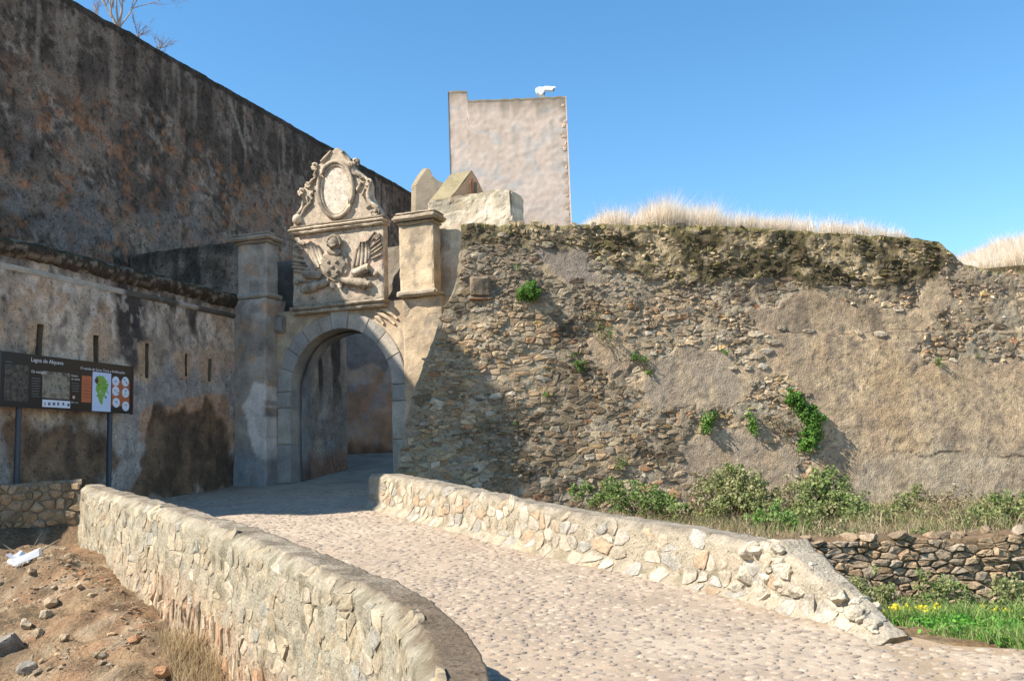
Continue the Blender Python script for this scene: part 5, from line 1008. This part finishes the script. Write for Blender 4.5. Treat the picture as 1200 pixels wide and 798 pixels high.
def blades(name, base, h, w, cols, parent=None, lean=.35, seed=0, kind='stuff', mat=None, heads=False):
    rs = np.random.default_rng(seed); n = len(base); h = np.broadcast_to(np.asarray(h, float), (n,)) * rs.uniform(.55, 1.2, n); a = rs.uniform(0, 6.28, n); dr = np.stack([np.cos(a), np.sin(a), 0 * a], 1)
    l = rs.normal(0, lean, (n, 2)); tip = base + np.stack([l[:, 0] * h, l[:, 1] * h, h], 1); mid = base + np.stack([l[:, 0] * h * .3, l[:, 1] * h * .3, h * .55], 1); W_ = w * rs.uniform(.6, 1.4, (n, 1))
    V = np.stack([base - dr * W_, base + dr * W_, mid + dr * W_ * .8, mid - dr * W_ * .8, tip + dr * W_ * (1.2 if heads else .15)], 1).reshape(-1, 3); i = np.arange(n)[:, None] * 5
    F = (i + [0, 1, 2, 3]).tolist() + (i + [3, 2, 4]).tolist(); pal = np.array(cols); c = pal[rs.integers(0, len(pal), n)] * rs.uniform(.75, 1.2, (n, 1))
    return mk(name, V, F, mat or M_STRAW, parent, np.repeat(c, 5, 0), kind=kind)
def build_grass():
    # dry grass on the rampart top: height follows the photograph
    prof = [(672, 2), (690, 10), (715, 24), (745, 20), (770, 28), (800, 33), (830, 30), (880, 24), (940, 19), (1000, 20), (1040, 16), (1062, 10), (1080, 3), (1100, 0)]
    pa = np.array([(rp(x, 268)[0], hh * 23.3 / FPX) for x, hh in prof]); rs = np.random.default_rng(5); n = 95000
    a = rs.uniform(pa[0, 0], pa[-1, 0], n); d = rs.uniform(.25, 4.2, n) ** 1.0; hh = np.interp(a, pa[:, 0], pa[:, 1]); z = np.interp(a, _t[:, 0], _t[:, 1]); ok = rs.random(n) < np.clip(hh / .25, 0, 1) * (.25 + 1.5 * sst(.35, .6, fbm(a * 2.4, d * 1.3, 3, 390)))
    B = RC + RV * a[:, None] + RN * (-BAT * (z - ZB) - d)[:, None] + UP * (z - .02 + .06 * vn(a * 2, d))[:, None]
    blades('dry_grass', B[ok], (hh * 1.2 + .04)[ok] * (.45 + 1.0 * fbm(a * 2.6, d * 1.5, 3, 4))[ok], .004, [(.86, .74, .60), (.90, .80, .68), (.76, .64, .50), (.92, .85, .75)], lean=.28, seed=6, heads=True)
    k = np.where(ok & (rs.random(n) < .012))[0]; blades('seed_stalks', B[k], (hh[k] * 1.5 + .15), .0035, [(.80, .66, .50), (.66, .52, .38)], lean=.22, seed=66, heads=True)
    # yellowish moss and short turf along the edge
    n = 9000; a = rs.uniform(.9, 11.6, n); d = rs.uniform(-.05, .5, n); z = np.interp(a, _t[:, 0], _t[:, 1]); B = RC + RV * a[:, None] + RN * (-BAT * (z - ZB) - d)[:, None] + UP * (z - .02)[:, None]; ok = (fbm(a * 1.5, 0 * a, 3, 370) > .42) & (a > eleft(z) + .1)
    blades('short_turf', B[ok], .07, .007, [(.30, .27, .08), (.22, .21, .07), (.38, .32, .12), (.16, .17, .05)], lean=.7, seed=7, mat=M_LEAF)
    # mound with dry grass beyond the broken corner of the rampart
    P0 = at_depth(1118, 300, 27.5); P1 = at_depth(1290, 262, 29); av = np.arange(0, 8, .12); bv = np.arange(0, 7, .2); A_, B_ = np.meshgrid(av, bv); x = P0[0] - .5 + A_.ravel(); y = P0[1] - 1 + B_.ravel(); top = at_depth(1200, 296, 28.0)[2]; lowz = at_depth(1125, 320, 27)[2]
    z = lowz + (top - lowz) * sst(-.2, 2.9, A_.ravel()) * sst(-.5, 2.0, B_.ravel()) + .1 * (fbm(x, y, 3, 371) - .5)
    rim = (A_.ravel() < .01) | (B_.ravel() < .01) | (A_.ravel() > 7.9) | (B_.ravel() > 6.7); zz = np.where(rim, 2.0, z)
    mk('grassy_mound', np.stack([x, y, zz], 1), gridF(len(bv), len(av)), M_DIRT, None, mixc([.34, .27, .17], [.42, .35, .24], fbm(x * 2, y * 2, 3, 372)), kind='structure')
    n = 45000; a = rs.uniform(.1, 7.5, n); b = rs.uniform(.1, 4.5, n); zb = lowz + (top - lowz) * sst(-.2, 2.9, a) * sst(-.5, 2.0, b); gx, gy = P0[0] - .5 + a, P0[1] - 1 + b; hh = (.25 + .55 * sst(.5, 3.2, a)) * (.45 + 1.0 * fbm(gx * 2.2, gy * 1.5, 3, 378))
    blades('mound_grass', np.stack([gx, gy, zb], 1), hh, .004, [(.86, .74, .60), (.90, .80, .68), (.72, .60, .44), (.92, .85, .75)], lean=.3, seed=8, heads=True)
    # green grass with yellow flowers beside the road, lower right
    def area(n, sd):
        rs = np.random.default_rng(sd); y = rs.uniform(7.05, 10.8, n); x = rs.uniform(2.9, 7.8, n); edge = np.interp(y, [7.0, 7.4, 7.8, 8.3, 9], [4.8, 4.25, 3.65, 3.35, 3.35]) + .5 * (fbm(x * 2, y * 2, 3, 373) - .5); ok = x > edge; return x[ok], y[ok]
    x, y = area(42000, 11); z = G(x, y) - .01; dn = fbm(x * 1.7, y * 1.7, 3, 374); ok = dn > .36; x, y, z, dn = x[ok], y[ok], z[ok], dn[ok]
    blades('green_grass', np.stack([x, y, z], 1), .05 + .19 * sst(.36, .7, dn), .005, [(.20, .33, .07), (.27, .40, .10), (.13, .24, .05), (.36, .40, .17)], lean=.5, seed=12, mat=M_LEAF)
    x, y = area(1400, 13); z = G(x, y) + .05; V, F, c = leaf_cloud(np.stack([x, y, z], 1), 14, .06, .035, [(.10, .29, .035), (.15, .36, .05), (.08, .22, .03)], seed=14); mk('ground_leaves', V, F, M_LEAF, None, c, kind='stuff')
    x, y = area(1500, 15); ok = fbm(x * 1.6, y * 1.6, 2, 376) > .47; x, y = x[ok], y[ok]; z = G(x, y) + .18; V, F, c = leaf_cloud(np.stack([x, y, z], 1), 6, .018, .026, [(.80, .62, .03), (.85, .70, .06)], seed=16); mk('yellow_flowers', V, F, M_LEAF, None, c, kind='stuff')
    # straw, weeds and tufts on the dirt bank and along the parapet foot
    rs = np.random.default_rng(21); n = 30000; y = rs.uniform(6.5, 17.8, n); x = rs.uniform(-11, 0, n); ok = (x < xL(y) - .45) & (fbm(x * 1.3, y * 1.3, 3, 377) > .47); x, y = x[ok], y[ok]
    blades('straw', np.stack([x, y, G(x, y) - .005], 1), .05 + .05 * rs.random(len(x)), .004, [(.42, .33, .21), (.50, .42, .29), (.33, .25, .15), (.27, .20, .12)], lean=1.3, seed=22)
    n = 5200; a = rs.uniform(8, 15, n); cc, nn = LPL.C(a), LPL.N(a); o = rs.uniform(.05, .5, n); x, y = (cc + nn * o[:, None]).T; blades('dry_weeds', np.stack([x, y, G(x, y)], 1), .25, .004, [(.48, .37, .22), (.56, .45, .28), (.38, .28, .16)], lean=.35, seed=23)
    n = 14000; y = rs.uniform(11.6, 21, n); x = rs.uniform(-1, 11, n); ok = x > xR(y) + .6; x, y = x[ok], y[ok]; blades('terrace_weeds', np.stack([x, y, G(x, y)], 1), .14 + .12 * rs.random(len(x)), .006, [(.36, .28, .16), (.20, .20, .08), (.44, .35, .22), (.15, .17, .06)], lean=.5, seed=24, mat=M_LEAF)
build_grass()

def build_stones():
    rs = np.random.default_rng(31); acc = Acc(); n = 15000; y = rs.uniform(6.6, 17.8, n); x = rs.uniform(-11, 0, n); ok = (x < xL(y) - .4) & (np.abs(x / y) < .6); x, y = x[ok], y[ok]; w_ = fbm(x * 1.2, y * 1.2, 3, 380); ok = rs.random(len(x)) < sst(.38, .62, w_); x, y = x[ok], y[ok]; z = G(x, y)
    pal = [(.45, .38, .28), (.38, .29, .19), (.50, .44, .35), (.42, .25, .15), (.33, .28, .22), (.48, .36, .24)]
    for i in range(len(x)):
        r = float(rs.uniform(.008, .034) * (2.2 if rs.random() < .2 else 1)); rock('', (x[i], y[i], z[i] + r * .1), r, (1.2, .9, .65), None, pick(pal, .2), seed=int(i), sub=1, acc=acc)
    acc.out('loose_gravel', M_ROCK, None, kind='stuff')
    big = [(38, 672, .10, 'pale rounded stone below the white litter on the dirt bank'), (62, 708, .13, 'pale stone at the edge of the hollow in the dirt bank'), (30, 735, .11, 'light stone left of the stone cluster on the dirt bank'), (55, 722, .10, 'middle stone of the cluster on the dirt bank'), (44, 745, .09, 'tan stone below the cluster on the dirt bank'),
           (108, 700, .09, 'squarish stone in the middle of the dirt bank'), (92, 688, .07, 'flat pale stone on the upper dirt bank'), (8, 765, .26, 'large grey broken block in the lower left corner'), (30, 790, .14, 'grey block fragment at the bottom of the dirt bank'), (75, 748, .08, 'dark tan stone right of the cluster on the dirt bank'),
           (158, 752, .09, 'orange tan stone near the parapet foot'), (190, 790, .10, 'orange brick-coloured stone at the bottom by the parapet'), (120, 770, .06, 'small white stone low on the dirt bank')]
    for i, (px, py, r, lab) in enumerate(big):
        d = ray(px, py); yy = np.linspace(6, 19, 2500); P = EYE + d * (yy / d[1])[:, None]; k = int(np.argmax(P[:, 2] < G(P[:, 0], P[:, 1]))); c = P[k]
        t = thing('stone', lab, 'stone', c, 'stones lying on the dirt bank'); rock('block', c + [0, 0, r * .3], r, (1.15, .9, .75), t, (.30, .29, .27) if 'grey' in lab else (.50, .30, .18) if 'orange' in lab else pick([(.50, .44, .35), (.46, .38, .28)], .1), seed=90 + i)
    # litter: crumpled bag and a flattened white carton
    d = ray(27, 664); yy = np.linspace(6, 19, 2500); P = EYE + d * (yy / d[1])[:, None]; c = P[int(np.argmax(P[:, 2] < G(P[:, 0], P[:, 1])))]; wm = flat_mat('white_plastic', (.78, .79, .82), .35, .03)
    t = thing('carton', 'crushed white carton lying on the dirt bank', 'litter', c); q = np.array([(x, y, z) for z in (0, .12) for x, y in ((-.20, -.07), (.20, -.07), (.20, .07), (-.20, .07))], float); q[:, 2] += q[:, 0] * .35 + .07; q += RNG.normal(0, .01, q.shape)
    mk('carton_body', q + c + [.06, 0, .02], [[0, 1, 2, 3], [7, 6, 5, 4], [0, 4, 5, 1], [1, 5, 6, 2], [2, 6, 7, 3], [3, 7, 4, 0]], wm, t); mk('carton_flap', np.array([(-.21, -.07, .13), (-.30, -.08, .20), (-.30, .06, .21), (-.21, .07, .14)]) + c + [.06, 0, -.0], [[0, 1, 2, 3]], wm, t)
    c2 = c + [-.16, .25, .0]; t = thing('plastic_bag', 'crumpled white plastic bag beside the carton on the dirt bank', 'litter', c2); v, f = ball_geo(c2 + [0, 0, .1], .15, 14, 10, (1, .8, .75)); mk('bag_body', v + jig(v, 9, .07, 3), f, wm, t)
    # broken stalks near them
    t = thing('dead_branch', 'bare grey dead branch lying beside the white litter', 'branch', c + [0, .3, .05])
    for i, (dx, dz, l) in enumerate(((.5, .35, .02), (-.4, .3, .01), (.2, .45, .012), (-.7, .15, .01))):
        v, f = tube_geo([c + [-.1, .3, .03], c + [-.1 + dx * .5, .33, .03 + dz * .6], c + [-.1 + dx, .35, .03 + dz]], [l, l * .7, l * .3], 5); mk('twig', v, f, M_ROCK, t, (.36, .31, .25))
build_stones()

def branch(acc, p, d, L, r, depth, rs, tone, sweep=.25):
    pts = [p]; q = p.copy(); dd = d.copy()
    for k in range(4): dd = dd + rs.normal(0, .10, 3) + [0, 0, .03]; dd /= np.linalg.norm(dd); q = q + dd * L / 4; pts.append(q.copy())
    v, f = tube_geo(pts, np.linspace(r, r * .5, 5), 6 if r > .02 else 4); acc.add(v, f, np.array(tone) * rs.uniform(.8, 1.15))
    if depth == 0: return
    for k in range(3 if depth > 1 else 4):
        i = rs.integers(1, 5); n = dd + rs.normal(0, .45, 3) + [0, 0, .15]; n /= np.linalg.norm(n); branch(acc, pts[i].copy(), n, L * rs.uniform(.5, .75), r * .5, depth - 1, rs, tone)
def build_trees():
    rs = np.random.default_rng(3); Y = 34.0
    b = at_depth(139, 34, Y); root = thing('bare_tree', 'leafless pale tree showing its fork above the dark fortress wall', 'tree', (b[0], Y, 2.4)); v, f = tube_geo([(b[0], Y, 2.4), (b[0] - .1, Y, 7), (b[0] + .05, Y, 11), b], [.26, .22, .15, .10], 9); mk('trunk', v, f, M_ROCK, root, (.42, .38, .32)); acc = Acc()
    for tx, ty, r in ((129, -4, .045), (144, -10, .05), (162, -2, .03), (117, -6, .035), (136, -16, .04)):
        e = at_depth(tx, ty, Y + rs.uniform(-.5, .5)); d = e - b; L = np.linalg.norm(d); m = b + d * .5 + rs.normal(0, .05, 3); v, f = tube_geo([b, m, e], [r, r * .8, r * .6], 6); acc.add(v, f, (.52, .48, .42)); d /= L
        for k in range(4): nd = d + rs.normal(0, .35, 3); nd /= np.linalg.norm(nd); branch(acc, b + (e - b) * rs.uniform(.55, 1), nd, rs.uniform(.8, 1.5), .018, 2, rs, (.40, .34, .27))
    acc.out('branches', M_ROCK, root)
    for lab, px, py, tg in (('thin reddish leafless sapling right of the bare tree, above the dark wall', 162, 46, ((155, 20), (163, 32), (172, 30), (168, 38))), ('faint low leafless twigs above the dark wall, farthest down its slope', 186, 60, ((183, 52), (199, 44), (196, 53), (190, 48))), ('thin leafless stem left of the bare tree, above the dark wall', 115, 23, ((109, -4), (118, -6), (112, 6)))):
        b = at_depth(px, py, Y); root = thing('bare_sapling', lab, 'tree', (b[0], Y, 2.4), 'leafless saplings behind the fortress wall'); v, f = tube_geo([(b[0] + .2, Y, 2.4), (b[0], Y, 8), b], [.09, .06, .03], 6); mk('trunk', v, f, M_ROCK, root, (.36, .28, .24)); acc = Acc()
        for tx, ty in tg:
            e = at_depth(tx, ty, Y); v, f = tube_geo([b, (b + e) / 2 + rs.normal(0, .05, 3), e], [.018, .014, .008], 4); acc.add(v, f, (.38, .30, .26)); d = (e - b) / np.linalg.norm(e - b)
            for k in range(4): branch(acc, b + (e - b) * rs.uniform(.2, .9), d + rs.normal(0, .5, 3), .35, .008, 1, rs, (.42, .33, .28))
        acc.out('branches', M_ROCK, root)
build_trees()

# ================================================================ information board
def build_board():
    PL0 = at_depth(1.5, 411, 18.25); e = at_depth(155, 434, 21.5); d = e - PL0; d[2] = 0; L = np.linalg.norm(d); d /= L; n = np.array([d[1], -d[0], 0]); h = PL0[2] - at_depth(1.5, 476, 18.25)[2]; zt = PL0[2]
    # keep the panel level: same height along its length
    z0 = zt - h; root = thing('information_board', 'long black information board on two posts, with map and photo prints', 'sign', (*(PL0 + d * L / 2)[:2], 1.1))
    fr = (np.array([PL0[0], PL0[1], 0]), d, UP, n)
    def bp(px, py): p = on_plane(px, py, fr[0], n) - fr[0]; return float(p @ d), float(p[2])
    blk = flat_mat('board_black', (.011, .0105, .012), .3, .1); gry = flat_mat('board_post', (.035, .045, .065), .45, .1)
    pn = rbox('panel', root, fr, (0, L), (z0, zt), (-.05, 0), .5, .0, mat=blk, wear=.0); rbox('panel_edge', root, fr, (L, L + .04), (z0 - .01, zt + .01), (-.06, .01), .5, 0, mat=flat_mat('board_edge', (.10, .035, .03)), wear=0)
    rbox('panel_edge', root, fr, (-.05, 0), (z0 - .01, zt + .01), (-.06, .01), .5, 0, mat=flat_mat('board_edge_grey', (.05, .06, .065)), wear=0)
    for px in (25.5, 132.5):
        a, _ = bp(px, 500); p = fr[0] + d * a - n * .09; zg = float(zroad(p[1])) - .15; v, f = tube_geo([(*p[:2], zg), (*p[:2], z0 + .3)], .055, 12); mk('post', v, f, gry, root); v, f = tube_geo([(*p[:2], z0 + .3), (*p[:2], zt - .1)], .04, 8); mk('post_bracket', v, f, gry, root)
    def pr(name, x0, y0, x1, y1, c, o=.004, rot=None, mat=None, noise=.1):
        a0, za = bp(x0, (y0 + y1) / 2); a1, _ = bp(x1, (y0 + y1) / 2); am = (x0 + x1) / 2; z1 = bp(am, y0)[1]; zz0 = bp(am, y1)[1]
        return rbox(name, root, fr, (a0, a1), (zz0, z1), (.001, o), .6, 0, mat=mat or flat_mat('print_' + name, c, .5, noise), wear=0), (a0, a1, zz0, z1)
    def print_mat(name, ramp, sc):
        m = bpy.data.materials.new(name); m.use_nodes = True; t = m.node_tree; b = t.nodes['Principled BSDF']; g = N(t, 'ShaderNodeNewGeometry'); nz = N(t, 'ShaderNodeTexNoise', Scale=sc, Detail=5.); cr = N(t, 'ShaderNodeValToRGB'); t.links.new(g.outputs['Position'], nz.inputs['Vector']); t.links.new(nz.outputs[0], cr.inputs[0])
        e = cr.color_ramp.elements
        while len(e) < len(ramp): e.new(.5)
        for k, (p, c) in enumerate(ramp): e[k].position = p; e[k].color = (*c, 1)
        t.links.new(cr.outputs[0], b.inputs['Base Color']); b.inputs['Roughness'].default_value = .5; return m
    pr('plan_print', 5, 427, 33, 470, None, mat=print_mat('plan_print', [(.35, (.02, .018, .016)), (.5, (.06, .05, .04)), (.62, (.11, .09, .06))], 14))
    pr('photo_print', 49.5, 436, 81.5, 467, None, mat=print_mat('photo_print', [(.3, (.06, .05, .04)), (.45, (.20, .17, .12)), (.55, (.32, .27, .20)), (.7, (.10, .11, .14))], 7))
    pr('logo_strip', 49.5, 469, 82, 477.5, (.72, .76, .85), noise=.02)
    for i, (x, w) in enumerate(((52.5, 1.2), (57.5, 3), (63, 3), (68, 2.4), (74, 2))): pr('logo', x - w / 2, 471.5, x + w / 2, 475, (.12, .14, .2), .006)
    def disc(name, px, py, rpx, c, o=.006, m=20, k=1.0):
        a, z = bp(px, py); r = rpx * np.linalg.norm(fr[0] + d * a - EYE) / FPX; rr = np.linspace(0, 2 * math.pi, m, endpoint=False); P = [fr[0] + d * (a + r * math.cos(t) * k) + UP * (z + r * math.sin(t)) + n * oo for oo in (o, .0005) for t in rr]; mk(name, P, [list(range(m))] + [[i, (i + 1) % m, m + (i + 1) % m, m + i] for i in range(m)], c, root)
    navy = flat_mat('print_navy', (.05, .07, .16)); white = flat_mat('print_white', (.70, .75, .86), .5, .02); green = flat_mat('print_green', (.22, .42, .06)); dgreen = flat_mat('print_dark_green', (.06, .14, .03)); red = flat_mat('print_red', (.45, .07, .04))
    disc('logo', 80, 474.5, 1.6, navy)
    pr('orange_block', 95.5, 440.5, 107, 471.5, (.52, .14, .05)); pr('orange_block', 130.8, 446, 151.5, 476, (.45, .12, .04), .003)
    pr('map_sheet', 108, 436.5, 129.8, 482, (.58, .68, .88), .005, noise=.02)
    def shape(name, pts, mat, o=.008):
        P = np.array([bp(*q) for q in pts]); V = [fr[0] + d * a + UP * z + n * oo for oo in (o, .003) for a, z in P]; m = len(P); mk(name, V, [list(range(m))] + [[i, (i + 1) % m, m + (i + 1) % m, m + i] for i in range(m)], mat, root)
    shape('map_shape', [(112, 442), (116, 440), (121, 441), (124, 445), (127, 450), (125, 457), (122, 463), (120, 468), (120, 473), (118, 474), (116, 470), (114, 463), (112, 456), (113, 450)], green)
    rs = np.random.default_rng(9)
    for k in range(26):
        x, y = 112 + 15 * rs.random(), 442 + 24 * rs.random(); s_ = rs.uniform(.5, 1.3); shape('map_patch', [(x - s_, y), (x, y - s_), (x + s_, y + .3), (x + .2, y + s_)], [dgreen, navy, white, green, red][rs.integers(0, 4)], .0095 + .0002 * k)
    shape('map_patch', [(111, 444), (114, 443), (115, 447), (113, 450), (111, 447)], flat_mat('print_maroon', (.10, .03, .03)), .015)
    for (x, y) in ((135.4, 446.7), (146.6, 447.3), (135.4, 458.3), (146.8, 460.3), (136, 471.8), (147, 476)):
        disc('picture_disc', x, y, 5.3, white, .0075)
    for (x, y, a_, mt) in ((135.2, 447, .7, navy), (145.5, 445, -1, navy), (148, 448.5, -1, navy), (134.5, 457.5, 0, red), (138, 460, -.3, dgreen), (147, 458, 1.1, navy), (146.5, 462, .3, green), (136, 471, -.8, navy), (147, 474.5, -.35, navy)):
        c, s_ = math.cos(a_) * 2.2, math.sin(a_) * 2.2; shape('picture', [(x - c, y + s_), (x + s_ * .25, y + c * .25), (x + c, y - s_), (x - s_ * .25, y - c * .25)], mt, .0105)
    disc('badge', 86.2, 465.5, 1.7, flat_mat('print_pink', (.75, .45, .45)))
    def text(body, px, py, size, col=(.75, .73, .72)):
        cu = bpy.data.curves.new('lettering', 'FONT'); cu.body = body; cu.size = size; cu.align_x = 'LEFT'; cu.extrude = .0015; cu.resolution_u = 3; tmp = bpy.data.objects.new('tmp', cu); COL.objects.link(tmp); bpy.context.view_layer.update(); me = bpy.data.meshes.new_from_object(tmp.evaluated_get(bpy.context.evaluated_depsgraph_get())); bpy.data.objects.remove(tmp); bpy.data.curves.remove(cu); me.materials.clear(); cu = me; o = bpy.data.objects.new('lettering', me); COL.objects.link(o); o.parent = root; a, z = bp(px, py); p = fr[0] + d * a + UP * z + n * .004
        o.matrix_local = Matrix.Translation(-Vector(root.location)) @ Matrix(((d[0], 0, n[0], p[0]), (d[1], 0, n[1], p[1]), (0, 1, 0, p[2]), (0, 0, 0, 1))); cu.materials.append(flat_mat('lettering_white', col, .5, .02))
    text('Lagoa de Alqueva', 36, 423.5, .115); text('O castelo da Serra, Terra e fortificações', 94, 432.5, .078); text('Os vestígios', 36.5, 436.5, .075); text('Roteiro', 83.5, 441, .055); text('do castelo', 83.5, 444.8, .055); text('GR 31 - km', 83, 472, .04)
    for (x0, x1, y0, k, sx) in ((37, 47, 443, 8, 3.0), (84, 93, 449, 4, 3.0), (97, 106, 446, 6, 3.8), (6, 16, 423.5, 1, 2)):
        for i in range(k): pr('text_line', x0, y0 + i * sx, x1 - random.uniform(0, 2), y0 + i * sx + .7, (.16, .16, .17) if x0 != 97 else (.25, .06, .03), .0055)
    v = fr[0] + UP * 0
build_board()
